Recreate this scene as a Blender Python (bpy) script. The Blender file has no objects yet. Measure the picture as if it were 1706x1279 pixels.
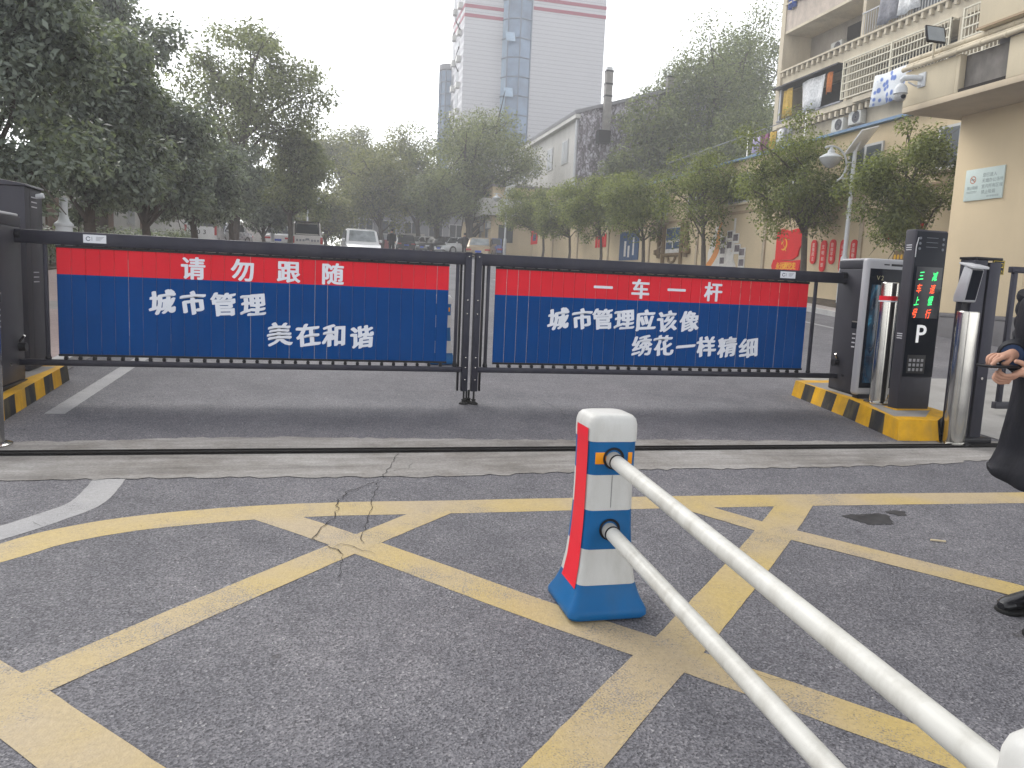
import bpy, bmesh, math, random
import numpy as np
from math import sin, cos, pi, radians, sqrt, atan2
from mathutils import Vector, Matrix
random.seed(7)
S = bpy.context.scene
COL = S.collection

# ------------------------------------------------------------------ camera
F, HC = 1300.0, 1.45
PITCH, YAW, ROLL = radians(7.45), radians(14.0), radians(2.58)
fw = Vector((sin(YAW)*cos(PITCH), cos(YAW)*cos(PITCH), -sin(PITCH)))
r0 = Vector((cos(YAW), -sin(YAW), 0)); u0 = r0.cross(fw)
rt = r0*cos(ROLL) + u0*sin(ROLL); up = -r0*sin(ROLL) + u0*cos(ROLL)
cam = bpy.data.cameras.new('camera'); co = bpy.data.objects.new('camera', cam); COL.objects.link(co)
cam.sensor_width = 36; cam.lens = 36*F/1706; cam.clip_start = .05; cam.clip_end = 2000
mw = Matrix.Identity(4)
for i in range(3):
    mw[i][0] = rt[i]; mw[i][1] = up[i]; mw[i][2] = -fw[i]
mw[2][3] = HC
co.matrix_world = mw
S.camera = co

# ------------------------------------------------------------------ light
SUN_EL, SUN_AZ = 44, -24         # high hazy sun ahead of the camera, a little to the left
W = bpy.data.worlds.new('World'); S.world = W; W.use_nodes = True
nt = W.node_tree; bg = nt.nodes['Background']
sky = nt.nodes.new('ShaderNodeTexSky'); sky.sky_type = 'NISHITA'; sky.sun_disc = False
sky.sun_elevation = radians(SUN_EL); sky.sun_rotation = radians(SUN_AZ); sky.dust_density = .2; sky.air_density = 1
hs = nt.nodes.new('ShaderNodeHueSaturation'); hs.inputs['Saturation'].default_value = .10
nt.links.new(sky.outputs[0], hs.inputs['Color']); nt.links.new(hs.outputs[0], bg.inputs[0])
bg.inputs[1].default_value = .125
sl = bpy.data.lights.new('sun', 'SUN'); so = bpy.data.objects.new('sun', sl); COL.objects.link(so)
sl.energy = 1.1; sl.angle = radians(38); sl.color = (1, .96, .9)
so.rotation_euler = (-radians(90-SUN_EL), 0, -radians(SUN_AZ)); so.location = (0, 20, 40)
S.view_settings.view_transform = 'Standard'; S.view_settings.look = 'None'
S.view_settings.exposure = 1.52; S.view_settings.gamma = 1
S.cycles.volume_bounces = 1; S.cycles.transparent_max_bounces = 16

# ------------------------------------------------------------------ helpers
GY = [-40, 0, 12, 15, 20, 30, 40, 50, 60, 75, 120, 500]
GZ = [-2, 0, .6, .76, 1.12, 1.6, 2.06, 2.68, 3.27, 3.9, 5.5, 9]
def gz(y): return float(np.interp(y, GY, GZ))

class MB:
    def __init__(s): s.v = []; s.f = []; s.m = []
    def add(s, vs, fs, mi=0):
        o = len(s.v); s.v += [tuple(v) for v in vs]
        for f in fs: s.f.append(tuple(i+o for i in f)); s.m.append(mi)
        return s
    def box(s, x0, x1, y0, y1, z0, z1, mi=0):
        vs = [(x, y, z) for z in (z0, z1) for y in (y0, y1) for x in (x0, x1)]
        return s.add(vs, [(0,2,3,1),(4,5,7,6),(0,1,5,4),(2,6,7,3),(0,4,6,2),(1,3,7,5)], mi)
    def prism(s, poly, ax, a, b, mi=0):
        n = len(poly)
        def P(p, t): return {'x': (t, p[0], p[1]), 'y': (p[0], t, p[1]), 'z': (p[0], p[1], t)}[ax]
        vs = [P(p, a) for p in poly] + [P(p, b) for p in poly]
        fs = [tuple(range(n))[::-1], tuple(range(n, 2*n))] + [(i, (i+1) % n, n+(i+1) % n, n+i) for i in range(n)]
        return s.add(vs, fs, mi)
    def tube(s, pts, rs, n=8, mi=0, cap=True):
        pts = [Vector(p) for p in pts]
        if not hasattr(rs, '__len__'): rs = [rs]*len(pts)
        vs = []; ref = None
        for i, p in enumerate(pts):
            d = (pts[min(i+1, len(pts)-1)] - pts[max(i-1, 0)]).normalized()
            if ref is None: ref = Vector((0,0,1)) if abs(d.z) < .9 else Vector((1,0,0))
            a = d.cross(ref).normalized(); b = d.cross(a).normalized(); ref = -b if False else ref
            for k in range(n):
                t = 2*pi*k/n; vs.append(p + (a*cos(t) + b*sin(t))*rs[i])
        fs = []
        for i in range(len(pts)-1):
            for k in range(n):
                fs.append((i*n+k, i*n+(k+1) % n, (i+1)*n+(k+1) % n, (i+1)*n+k))
        if cap: fs += [tuple(range(n))[::-1], tuple(range((len(pts)-1)*n, len(pts)*n))]
        return s.add(vs, fs, mi)
    def lathe(s, prof, c=(0,0,0), n=24, mi=0, sy=1):
        vs = []; fs = []
        for r, z in prof:
            for k in range(n):
                t = 2*pi*k/n; vs.append((c[0]+r*cos(t), c[1]+r*sin(t)*sy, c[2]+z))
        for i in range(len(prof)-1):
            for k in range(n): fs.append((i*n+k, i*n+(k+1) % n, (i+1)*n+(k+1) % n, (i+1)*n+k))
        fs += [tuple(range(n))[::-1], tuple(range((len(prof)-1)*n, len(prof)*n))]
        return s.add(vs, fs, mi)
    def rings(s, rs, mi=0, cap=True, mis=None):
        n = len(rs[0]); vs = [p for r in rs for p in r]
        o = len(s.v); s.v += [tuple(v) for v in vs]
        for i in range(len(rs)-1):
            for k in range(n):
                s.f.append((o+i*n+k, o+i*n+(k+1) % n, o+(i+1)*n+(k+1) % n, o+(i+1)*n+k)); s.m.append(mis[i] if mis else mi)
        if cap:
            s.f.append(tuple(o+k for k in range(n))[::-1]); s.m.append(mis[0] if mis else mi)
            s.f.append(tuple(o+(len(rs)-1)*n+k for k in range(n))); s.m.append(mis[-1] if mis else mi)
        return s
    def build(s, name, mats, parent=None, bevel=0, smooth=True, loc=None, seg=2):
        me = bpy.data.meshes.new(name); me.from_pydata(s.v, [], s.f)
        me.polygons.foreach_set('material_index', s.m)
        if not isinstance(mats, (list, tuple)): mats = [mats]
        for m in mats: me.materials.append(m)
        bm = bmesh.new(); bm.from_mesh(me); bmesh.ops.recalc_face_normals(bm, faces=bm.faces)
        if bevel:
            es = [e for e in bm.edges if len(e.link_faces) == 2 and e.calc_face_angle(0) > .6]
            bmesh.ops.bevel(bm, geom=es, offset=bevel, segments=seg, affect='EDGES', profile=.5, clamp_overlap=True)
        bm.to_mesh(me); bm.free()
        if smooth:
            me.polygons.foreach_set('use_smooth', [True]*len(me.polygons)); me.set_sharp_from_angle(angle=radians(40))
        return link(name, me, parent, loc)

def link(name, me, parent=None, loc=None):
    o = bpy.data.objects.new(name, me); COL.objects.link(o)
    if parent: o.parent = parent
    if loc: o.location = loc
    return o
def tag(o, label=None, cat=None, group=None, kind=None):
    if label: o['label'] = label
    if cat: o['category'] = cat
    if group: o['group'] = group
    if kind: o['kind'] = kind
    return o
def thing(name, loc, label, cat, group=None, rz=0):
    o = bpy.data.objects.new(name, None); COL.objects.link(o); o.empty_display_size = .1
    o.location = loc; o.rotation_euler[2] = rz
    return tag(o, label, cat, group)
def copy_tree(o, parent=None):
    c = o.copy(); COL.objects.link(c)
    if parent: c.parent = parent
    for ch in [x for x in bpy.data.objects if x.parent == o]: copy_tree(ch, c)
    return c

def new_mat(name):
    m = bpy.data.materials.new(name); m.use_nodes = True
    n = m.node_tree.nodes; return m, n, m.node_tree.links, n['Principled BSDF']
def noise(n, l, scale, detail=4, vec=None, rough=.55):
    t = n.new('ShaderNodeTexNoise'); t.inputs['Scale'].default_value = scale; t.inputs['Detail'].default_value = detail
    t.inputs['Roughness'].default_value = rough
    if vec: l.new(vec, t.inputs['Vector'])
    return t
def ramp(n, l, src, stops):
    r = n.new('ShaderNodeValToRGB'); l.new(src, r.inputs[0]); e = r.color_ramp.elements
    while len(e) < len(stops): e.new(.5)
    for i, (p, c) in enumerate(stops): e[i].position = p; e[i].color = (*c, 1) if len(c) == 3 else c
    return r
def mixc(n, l, fac, a, b, mode='MIX'):
    m = n.new('ShaderNodeMix'); m.data_type = 'RGBA'; m.blend_type = mode
    for s_, v in ((0, fac), (6, a), (7, b)):
        if hasattr(v, 'default_value') or hasattr(v, 'links'): l.new(v, m.inputs[s_])
        elif s_ == 0: m.inputs[0].default_value = v
        else: m.inputs[s_].default_value = (*v, 1)
    return m.outputs[2]
def mat(name, col, rough=.55, metal=0, var=.12, vs=4, bump=0, bs=80, grime=0, gcol=(.12,.11,.1), gs=2.0, coat=0, emit=None, es=0):
    m, n, l, b = new_mat(name)
    tc = n.new('ShaderNodeTexCoord').outputs['Object']
    t = noise(n, l, vs, 5, tc)
    c = ramp(n, l, t.outputs[0], [(.3, tuple(x*(1-var) for x in col)), (.7, tuple(min(1, x*(1+var)) for x in col))]).outputs[0]
    if grime:
        mp = n.new('ShaderNodeMapping'); mp.inputs['Scale'].default_value = (1, 1, .25); l.new(tc, mp.inputs[0])
        g = noise(n, l, gs, 8, mp.outputs[0], .65)
        gf = ramp(n, l, g.outputs[0], [(.45, (0,0,0)), (.75, (grime,)*3)]).outputs[0]
        c = mixc(n, l, gf, c, gcol)
    l.new(c, b.inputs['Base Color']); b.inputs['Metallic'].default_value = metal; b.inputs['Specular IOR Level'].default_value = .16 if rough > .3 else .5
    rr = n.new('ShaderNodeMapRange'); l.new(t.outputs[0], rr.inputs[0]); rr.inputs[3].default_value = max(.03, rough-.08); rr.inputs[4].default_value = min(1, rough+.08)
    l.new(rr.outputs[0], b.inputs['Roughness'])
    if coat: b.inputs['Coat Weight'].default_value = coat
    if bump:
        bn = n.new('ShaderNodeBump'); bn.inputs['Strength'].default_value = bump; bn.inputs['Distance'].default_value = .01
        t2 = noise(n, l, bs, 3, tc); l.new(t2.outputs[0], bn.inputs['Height']); l.new(bn.outputs[0], b.inputs['Normal'])
    if emit: b.inputs['Emission Color'].default_value = (*emit, 1); b.inputs['Emission Strength'].default_value = es
    return m

def asphalt_nodes(n, l, tc):
    a = noise(n, l, 120, 2, tc, .6)
    v = n.new('ShaderNodeTexVoronoi'); v.inputs['Scale'].default_value = 135; l.new(tc, v.inputs['Vector'])
    st = ramp(n, l, v.outputs['Color'], [(.12, (.080,.079,.088)), (.55, (.138,.136,.149)), (.85, (.195,.192,.205)), (.97, (.30,.297,.302))]).outputs[0]
    pit = ramp(n, l, a.outputs[0], [(.33, (.25,.25,.27)), (.5, (1,1,1))]).outputs[0]
    c = mixc(n, l, .85, st, pit, 'MULTIPLY')
    big = noise(n, l, .55, 6, tc, .6)
    bc = ramp(n, l, big.outputs[0], [(.3, (.76,.76,.78)), (.5, (.98,.98,.99)), (.72, (1.22,1.2,1.19))]).outputs[0]
    c = mixc(n, l, 1, c, bc, 'MULTIPLY')
    med = noise(n, l, 4.5, 6, tc, .65)
    mc = ramp(n, l, med.outputs[0], [(.3, (.80,.80,.82)), (.7, (1.12,1.11,1.1))]).outputs[0]
    c = mixc(n, l, 1, c, mc, 'MULTIPLY')
    for sc, th, col, fr in ((5.5, .050, (.030,.029,.030), .8), (9, .040, (.42,.41,.39), .75), (2.1, .045, (.045,.042,.042), .6)):
        sp = n.new('ShaderNodeTexVoronoi'); sp.inputs['Scale'].default_value = sc; l.new(tc, sp.inputs['Vector'])
        c = mixc(n, l, ramp(n, l, sp.outputs['Distance'], [(th*.6, (fr,)*3), (th, (0,0,0))]).outputs[0], c, col)
    return c, v, a
def mat_asphalt():
    m, n, l, b = new_mat('asphalt'); tc = n.new('ShaderNodeTexCoord').outputs['Object']
    c, v, a = asphalt_nodes(n, l, tc)
    l.new(c, b.inputs['Base Color']); b.inputs['Roughness'].default_value = .72; b.inputs['Specular IOR Level'].default_value = .3
    bn = n.new('ShaderNodeBump'); bn.inputs['Strength'].default_value = .55; bn.inputs['Distance'].default_value = .006
    l.new(v.outputs['Distance'], bn.inputs['Height']); l.new(bn.outputs[0], b.inputs['Normal'])
    return m
def mat_paint(name, c1, c2, wear=.45):
    m, n, l, b = new_mat(name); tc = n.new('ShaderNodeTexCoord').outputs['Object']
    asp, v, a = asphalt_nodes(n, l, tc)
    t = noise(n, l, 1.3, 5, tc); c = ramp(n, l, t.outputs[0], [(.38, c1), (.62, c2)]).outputs[0]
    t2 = noise(n, l, 60, 3, tc); cc = ramp(n, l, t2.outputs[0], [(.3, (.86,.86,.85)), (.7, (1.06,1.06,1.06))]).outputs[0]
    c = mixc(n, l, 1, c, cc, 'MULTIPLY')
    w = noise(n, l, 2.2, 6, tc, .7); w2 = noise(n, l, 150, 2, tc)
    ad = n.new('ShaderNodeMath'); ad.operation = 'MULTIPLY'; l.new(w.outputs[0], ad.inputs[0]); l.new(w2.outputs[0], ad.inputs[1])
    wf = ramp(n, l, ad.outputs[0], [(.27, (0,0,0)), (.36, (wear,)*3)]).outputs[0]
    c = mixc(n, l, wf, c, asp)
    l.new(c, b.inputs['Base Color']); b.inputs['Roughness'].default_value = .65
    bn = n.new('ShaderNodeBump'); bn.inputs['Strength'].default_value = .3; bn.inputs['Distance'].default_value = .004
    l.new(v.outputs['Distance'], bn.inputs['Height']); l.new(bn.outputs[0], b.inputs['Normal'])
    return m
def mat_leaf(name, dark, light, tr=.35, cs=.8, rough=.5):
    m, n, l, b = new_mat(name); g = n.new('ShaderNodeNewGeometry'); tc = n.new('ShaderNodeTexCoord').outputs['Object']
    t = noise(n, l, cs, 3, tc)
    ad = n.new('ShaderNodeMath'); ad.operation = 'MULTIPLY_ADD'; l.new(g.outputs['Random Per Island'], ad.inputs[0]); ad.inputs[1].default_value = .62
    l.new(t.outputs[0], ad.inputs[2])
    c = ramp(n, l, ad.outputs[0], [(.42, dark), (1.0, light)]).outputs[0]
    l.new(c, b.inputs['Base Color']); b.inputs['Roughness'].default_value = rough; b.inputs['Specular IOR Level'].default_value = .28
    ts = n.new('ShaderNodeBsdfTranslucent'); c2 = mixc(n, l, 1, c, (1.3, 1.35, .6), 'MULTIPLY'); l.new(c2, ts.inputs[0])
    mx = n.new('ShaderNodeMixShader'); mx.inputs[0].default_value = tr
    l.new(b.outputs[0], mx.inputs[1]); l.new(ts.outputs[0], mx.inputs[2]); l.new(mx.outputs[0], n['Material Output'].inputs[0])
    return m

# ------------------------------------------------------------------ materials
A = mat_asphalt()
YEL = mat_paint('yellow_road_paint', (.385,.285,.098), (.345,.272,.165), .7)
WHP = mat_paint('white_road_paint', (.235,.235,.245), (.29,.287,.29), .6)
CONC = mat('concrete', (.25,.238,.226), .85, var=.18, vs=3, bump=.3, bs=50, grime=.55, gcol=(.16,.15,.145), gs=2.5)
PAVE = mat('pavement_slab', (.32,.29,.28), .85, var=.15, vs=5, bump=.2, grime=.3)
KERB = mat('kerb_stone', (.36,.355,.35), .8, var=.15, vs=5, bump=.2)
GATEM = mat('dark_gate_paint', (.030,.030,.042), .38, .3, var=.15, vs=8, grime=.25, gcol=(.09,.085,.085), gs=4)
CAB = mat('cabinet_grey', (.043,.042,.052), .42, .2, var=.08, vs=3, grime=.15, gcol=(.1,.095,.09), gs=3)
CABW = mat('cabinet_cap', (.45,.45,.47), .4)
RED = mat('banner_red', (.58,.022,.035), .5, var=.08, vs=2)
BLU = mat('banner_blue', (.0005,.046,.185), .6, var=.10, vs=2)
LET = mat('letter_white', (.62,.64,.70), .6, var=.05)
STEEL = mat('stainless_steel', (.52,.51,.48), .17, 1, var=.06, vs=5, grime=.35, gcol=(.25,.235,.2), gs=6)
BLK = mat('black_plastic', (.012,.012,.015), .35)
BLU.node_tree.nodes['Principled BSDF'].inputs['Specular IOR Level'].default_value = .04
RED.node_tree.nodes['Principled BSDF'].inputs['Specular IOR Level'].default_value = .05
RUB = mat('black_rubber', (.018,.018,.018), .8)
GLOSS = mat('dark_glass', (.006,.008,.014), .10, var=.05)
GLOSS.node_tree.nodes['Principled BSDF'].inputs['Specular IOR Level'].default_value = .12
DARKR = mat('deep_brown', (.03,.026,.024), .9)  # near-black brown for doors, balcony windows and the recess sill
IYEL = mat('island_yellow', (.56,.30,.008), .55, var=.15, vs=9, grime=.55, gcol=(.20,.15,.07), gs=7, bump=.25)
IBLK = mat('island_black', (.022,.022,.025), .6, var=.2, vs=9, grime=.4, gcol=(.25,.2,.08), gs=9, bump=.25)
PBLUE = mat('post_blue', (.005,.095,.26), .38, var=.1, vs=6, grime=.5, gcol=(.03,.08,.15), gs=6)
PWHITE = mat('post_white', (.50,.50,.485), .42, var=.05, vs=6, grime=.6, gcol=(.33,.32,.29), gs=9)
PREDM = mat('reflective_red', (.66,.015,.03), .35, var=.06)
PORA = mat('reflective_orange', (.75,.27,.01), .35)
PIPE = mat('white_pipe', (.50,.495,.465), .32, var=.04, vs=4, grime=.7, gcol=(.30,.285,.25), gs=11)
CREAM = mat('cream_wall', (.57,.465,.31), .85, var=.05, vs=.7, grime=.22, gcol=(.34,.28,.2), gs=.8)
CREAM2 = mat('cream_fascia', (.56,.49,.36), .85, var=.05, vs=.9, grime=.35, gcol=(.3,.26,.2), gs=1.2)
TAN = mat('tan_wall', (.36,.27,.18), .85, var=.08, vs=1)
PLINTH = mat('grey_plinth', (.13,.125,.13), .75, var=.1)
WEATH = mat('weathered_board', (.2,.185,.17), .9, var=.25, vs=3, grime=.7, gcol=(.08,.075,.07), gs=3)
WWHITE = mat('white_wall', (.52,.51,.49), .85, var=.07, vs=.6, grime=.4, gcol=(.3,.29,.28), gs=.6)
GREYW = mat('grey_wall', (.25,.25,.27), .85, var=.12, vs=.4, grime=.3)
LAMPW = mat('lamp_pole_white', (.52,.54,.56), .4, var=.05)
SOLAR = mat('solar_panel_back', (.72,.73,.75), .35, var=.05)
BARK = mat('bark', (.07,.058,.048), .9, var=.3, vs=6, bump=.5, bs=30)
BARKL = mat('pale_bark', (.10,.085,.07), .9, var=.3, vs=6, bump=.5, bs=30)
WINDOW = mat('window_glass', (.035,.045,.055), .3, var=.3, vs=.8)
FRAME = mat('window_frame', (.45,.45,.45), .5)
CLOTHS = [mat('cloth_'+k, c, .9, var=.25, vs=9) for k, c in (('white', (.6,.6,.6)), ('ochre', (.45,.30,.07)), ('orange', (.5,.16,.04)), ('blue', (.06,.1,.3)), ('grey', (.2,.2,.22)), ('plum', (.2,.08,.14)), ('lilac', (.4,.35,.5)))]
ACW = mat('air_conditioner_white', (.55,.55,.52), .5, grime=.3)
GRILLE = mat('grille_cream', (.58,.54,.43), .6)
PIPEB = mat('beige_pipe', (.50,.44,.33), .7, var=.08, grime=.3, gcol=(.3,.26,.2))
COATM = mat('navy_coat', (.005,.0055,.009), .6, var=.25, vs=9, bump=.5, bs=14)
COATM.node_tree.nodes['Principled BSDF'].inputs['Specular IOR Level'].default_value = .15
TROUS = mat('dark_trousers', (.010,.010,.012), .8)
SKIN = mat('skin', (.42,.235,.165), .5, var=.12, vs=12)
HAIR = mat('black_hair', (.010,.009,.009), .5)
SHOE = mat('black_leather', (.010,.010,.012), .22, var=.2)
YELTXT = mat('yellow_lettering', (.7,.52,.06), .5)

# ------------------------------------------------------------------ setting: ground
def sheet(name, x0, x1, ys, off, m, kind='structure', jit=0):
    b = MB(); vs = []
    for y in ys: vs += [(x0, y, gz(y)+off), (x1, y, gz(y)+off)]
    b.add(vs, [(2*i, 2*i+1, 2*i+3, 2*i+2) for i in range(len(ys)-1)])
    return tag(b.build(name, m, smooth=False), kind=kind)
def span(y0, y1): return [y0] + [y for y in GY if y0 < y < y1] + [y1]
sheet('ground', -500, 500, [-40, 0, 12, 15, 20, 30, 40, 50, 60, 75, 120, 500], 0, A)

def flat(name, pts, off, m, jit=.0016, step=.06, kind='structure', seed=0):
    """a thin sheet on the road: closed outline, wobbling worn edge"""
    rnd = random.Random(seed); out = []
    n = len(pts)
    for i in range(n):
        a, b_ = Vector(pts[i]), Vector(pts[(i+1) % n]); L = (b_-a).length; k = max(1, int(L/step)); nn = Vector((-(b_-a).y, (b_-a).x)).normalized()
        for j in range(k):
            out.append(a + (b_-a)*j/k + nn*rnd.uniform(-jit, jit))
    bm = bmesh.new(); vv = [bm.verts.new((p.x, p.y, gz(p.y)+off)) for p in out]
    f = bm.faces.new(vv); bm.normal_update()
    if f.normal.z < 0: f.normal_flip()
    bmesh.ops.triangulate(bm, faces=[f])
    me = bpy.data.meshes.new(name); bm.to_mesh(me); bm.free(); me.materials.append(m)
    return tag(link(name, me), kind=kind)
def band(name, c, w, off, m, seed=0, jit=.0016):
    """painted line along a centre line c of width w"""
    if len(c) > 5:                              # smooth the bends
        P = [Vector(p) for p in c]; c = []
        for i in range(len(P)-1):
            p0, p1, p2, p3 = P[max(i-1, 0)], P[i], P[i+1], P[min(i+2, len(P)-1)]
            for k in range(6):
                t = k/6; c.append(.5*((2*p1)+(p2-p0)*t+(2*p0-5*p1+4*p2-p3)*t*t+(3*p1-p0-3*p2+p3)*t**3))
        c.append(P[-1])
    L, R_ = [], []
    for i, p in enumerate(c):
        a = Vector(c[max(i-1, 0)]); b_ = Vector(c[min(i+1, len(c)-1)]); d = (b_-a).normalized(); nn = Vector((-d.y, d.x))
        L.append(Vector(p)+nn*w/2); R_.append(Vector(p)-nn*w/2)
    return flat(name, L + R_[::-1], off, m, jit, seed=seed)

# concrete threshold strip with the old sliding-gate track let into it
m_, n_, l_, b_ = new_mat('stained_strip_concrete'); tc_ = n_.new('ShaderNodeTexCoord').outputs['Object']
mp_ = n_.new('ShaderNodeMapping'); mp_.inputs['Scale'].default_value = (.7, 5, 1); l_.new(tc_, mp_.inputs[0])
c1_ = ramp(n_, l_, noise(n_, l_, 1.6, 8, mp_.outputs[0], .68).outputs[0], [(.28, (.145,.138,.132)), (.48, (.245,.232,.22)), (.66, (.33,.318,.305)), (.8, (.40,.395,.39))]).outputs[0]
c2_ = ramp(n_, l_, noise(n_, l_, 60, 4, tc_, .7).outputs[0], [(.3, (.72,.72,.72)), (.65, (1.06,1.06,1.06))]).outputs[0]
c3_ = ramp(n_, l_, noise(n_, l_, 2.2, 6, tc_, .7).outputs[0], [(.33, (.7,.68,.65)), (.55, (1,1,1))]).outputs[0]
l_.new(mixc(n_, l_, 1, mixc(n_, l_, 1, c1_, c2_, 'MULTIPLY'), c3_, 'MULTIPLY'), b_.inputs['Base Color']); b_.inputs['Roughness'].default_value = .85; b_.inputs['Specular IOR Level'].default_value = .2
STRIP = m_
flat('concrete_strip', [(-9, 4.70), (-.78, 4.735), (.6, 4.675), (1.4, 4.70), (2.0, 4.76), (3.2, 4.74), (4.2, 4.76), (5.2, 4.89), (7.5, 4.92), (8.5, 5.45), (4.6, 5.43), (3, 5.52), (1.4, 5.56), (-.2, 5.66), (-.9, 5.65), (-1.5, 5.57), (-9, 5.55)], .004, STRIP, .024, .055, seed=3)
t = MB(); 
for x0, x1, z0, z1, y0, y1 in ((-9, 9, .004, .012, 5.225, 5.30), (-9, 9, .010, .022, 5.225, 5.236), (-9, 9, .010, .020, 5.290, 5.30)):
    t.add([(x, y, gz(y)+z) for z in (z0, z1) for y in (y0, y1) for x in (x0, x1)], [(0,2,3,1),(4,5,7,6),(0,1,5,4),(2,6,7,3),(0,4,6,2),(1,3,7,5)])
tag(t.build('steel_track', mat('dark_steel_track', (.012,.011,.011), .85, 0, var=.3, vs=5), smooth=False), kind='structure')
# yellow no-stopping box
YB = 'yellow_road_marking'
band(YB, [(-2.3, 2.75), (-1.62, 3.42), (-1.33, 3.69), (-1.15, 3.865), (-.85, 4.01), (-.39, 4.105), (.1, 4.138), (.71, 4.125), (1.4, 4.12), (2.74, 4.09), (4.46, 4.02), (7, 3.9)], .21, .0010, YEL, 1)
band(YB, [(-.30, 4.13), (.255, 3.56), (.875, 2.87), (1.375, 2.36), (1.785, 1.92), (2.8, .8)], .18, .0014, YEL, 2)
band(YB, [(.66, 4.10), (.09, 3.56), (-.475, 3.0), (-.885, 2.57), (-1.05, 2.40)], .165, .0018, YEL, 3)
band(YB, [(-1.6, 3.2), (-.96, 2.56), (-.55, 2.13), (.2, 1.35), (1., .5)], .20, .0022, YEL, 4)
band(YB, [(2.82, 4.05), (2.2, 3.40), (1.39, 2.60), (1.165, 2.40), (.685, 1.94), (-.2, 1.05)], .19, .0018, YEL, 5)
band(YB, [(2.07, 4.09), (2.37, 3.65), (2.6, 3.40), (3.16, 2.77), (4.4, 1.4)], .17, .0022, YEL, 6)
# white lines
WB = 'white_road_marking'
band(WB, [(-1.15, 4.735), (-1.16, 4.34), (-1.275, 4.12), (-1.42, 3.93), (-1.68, 3.66), (-2.3, 3.1)], .17, .0014, WHP, 7)
band(WB, [(-1.92, 6.39), (-1.86, 9.3), (-1.86, 11.9)], .14, .0014, WHP, 8)
for y0 in (24, 32, 44): sheet(WB, 6.05, 6.2, span(y0, y0+4), .004, WHP)
sheet(WB, 10.85, 11.0, span(12, 55), .004, WHP)
# dark oil stain, road cracks
STAIN = mat('oil_stain', (.035,.034,.036), .55, var=.4, vs=14)
flat('oil_stain', [(3.10+.13*cos(a)*(1+.25*sin(3*a)), 3.73+.12*sin(a)*(1+.3*cos(2*a))) for a in np.linspace(0, 2*pi, 60)[:-1]], .0026, STAIN, .010, .012)
flat('oil_stain', [(3.34+.06*cos(a)*(1+.3*sin(3*a)), 3.81+.05*sin(a)) for a in np.linspace(0, 2*pi, 40)[:-1]], .0026, STAIN, .008, .012)
CR = mat('crack_dark_fill', (.018,.017,.018), .95)  # near-black colour of the thin crack strips
def crack(pts, w, seed):
    r = random.Random(seed); c = []
    for i in range(len(pts)-1):
        a, b_ = Vector(pts[i]), Vector(pts[i+1]); k = max(2, int((b_-a).length/.03)); nn = Vector((-(b_-a).y, (b_-a).x)).normalized()
        for j in range(k): c.append(a+(b_-a)*j/k + nn*r.uniform(-.012, .012))
    c.append(Vector(pts[-1])); L, R_ = [], []
    for i, p in enumerate(c):
        ww = w*r.uniform(.35, 1)*(1 if 0 < i < len(c)-1 else .2)
        d = (c[min(i+1, len(c)-1)]-c[max(i-1, 0)]).normalized(); nn = Vector((-d.y, d.x)); L.append(p+nn*ww/2); R_.append(p-nn*ww/2)
    b = MB(); n = len(L)
    b.add([(p.x, p.y, gz(p.y)+.0062) for p in L+R_], [(i, i+1, n+i+1, n+i) for i in range(n-1)])
    tag(b.build('road_crack', CR, smooth=False), kind='structure')
for i, (p, w) in enumerate([([(.52, 5.2), (.46, 4.95), (.40, 4.75), (.36, 4.62)], .011), ([(.36, 4.62), (.16, 4.4), (.10, 4.21), (.10, 4.05), (.03, 3.86), (-.02, 3.72), (.07, 3.6), (.12, 3.5)], .015),
        ([(.36, 4.62), (.30, 4.3), (.27, 4.1), (.26, 3.95), (.21, 3.75), (.22, 3.62)], .009), ([(.07, 3.6), (.11, 3.64), (.19, 3.58), (.26, 3.5)], .010), ([(.12, 3.5), (.11, 3.38), (.08, 3.25)], .010),
        ([(.40, 4.75), (.55, 4.85), (.62, 5.0)], .007), ([(1.45, 2.35), (1.55, 2.27), (1.66, 2.22)], .005), ([(1.26, 2.36), (1.30, 2.28)], .005), ([(.3, 7.4), (1.2, 7.35), (1.8, 7.5)], .012), ([(2, 7.2), (2.1, 6.6), (2.05, 6.2)], .010),
        ([(-1.24, 4.27), (-1.17, 4.28)], .007), ([(-1.33, 4.06), (-1.29, 4.0), (-1.26, 3.99)], .007), ([(-.84, 3.98), (-.82, 3.93)], .006)]): crack(p, w*.42, i)
tw = MB().tube([(3.20, 3.39, gz(3.39)+.008), (3.24, 3.37, gz(3.37)+.009), (3.27, 3.36, gz(3.36)+.008)], .005, 6)
tag(tw.build('twig', mat('dry_twig', (.5,.42,.28), .8)), 'small pale dry twig lying on the asphalt below the oil stain', 'twig')
# pavements and kerbs
def raised(name, x0, x1, y0, y1, h, m):
    b = MB(); ys = span(y0, y1); n = len(ys); vs = []
    for y in ys:
        g = gz(y); vs += [(x0, y, g-.05), (x0, y, g+h), (x1, y, g+h), (x1, y, g-.05)]
    fs = [(4*i+k, 4*i+k+1, 4*i+5+k, 4*i+4+k) for i in range(n-1) for k in range(3)] + [(0,1,2,3), (4*n-4, 4*n-3, 4*n-2, 4*n-1)]
    b.add(vs, fs); return tag(b.build(name, m, smooth=False), kind='structure')
raised('kerb', -2.52, -2.37, 8.05, 90, .10, KERB)
m_, n_, l_, b_ = new_mat('paver_blocks'); tc_ = n_.new('ShaderNodeTexCoord').outputs['Object']
bt = n_.new('ShaderNodeTexBrick'); bt.inputs['Scale'].default_value = 4; l_.new(tc_, bt.inputs['Vector'])
bt.inputs['Color1'].default_value = (.33,.24,.22,1); bt.inputs['Color2'].default_value = (.27,.2,.19,1); bt.inputs['Mortar'].default_value = (.2,.18,.17,1); bt.inputs['Mortar Size'].default_value = .02
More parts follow.
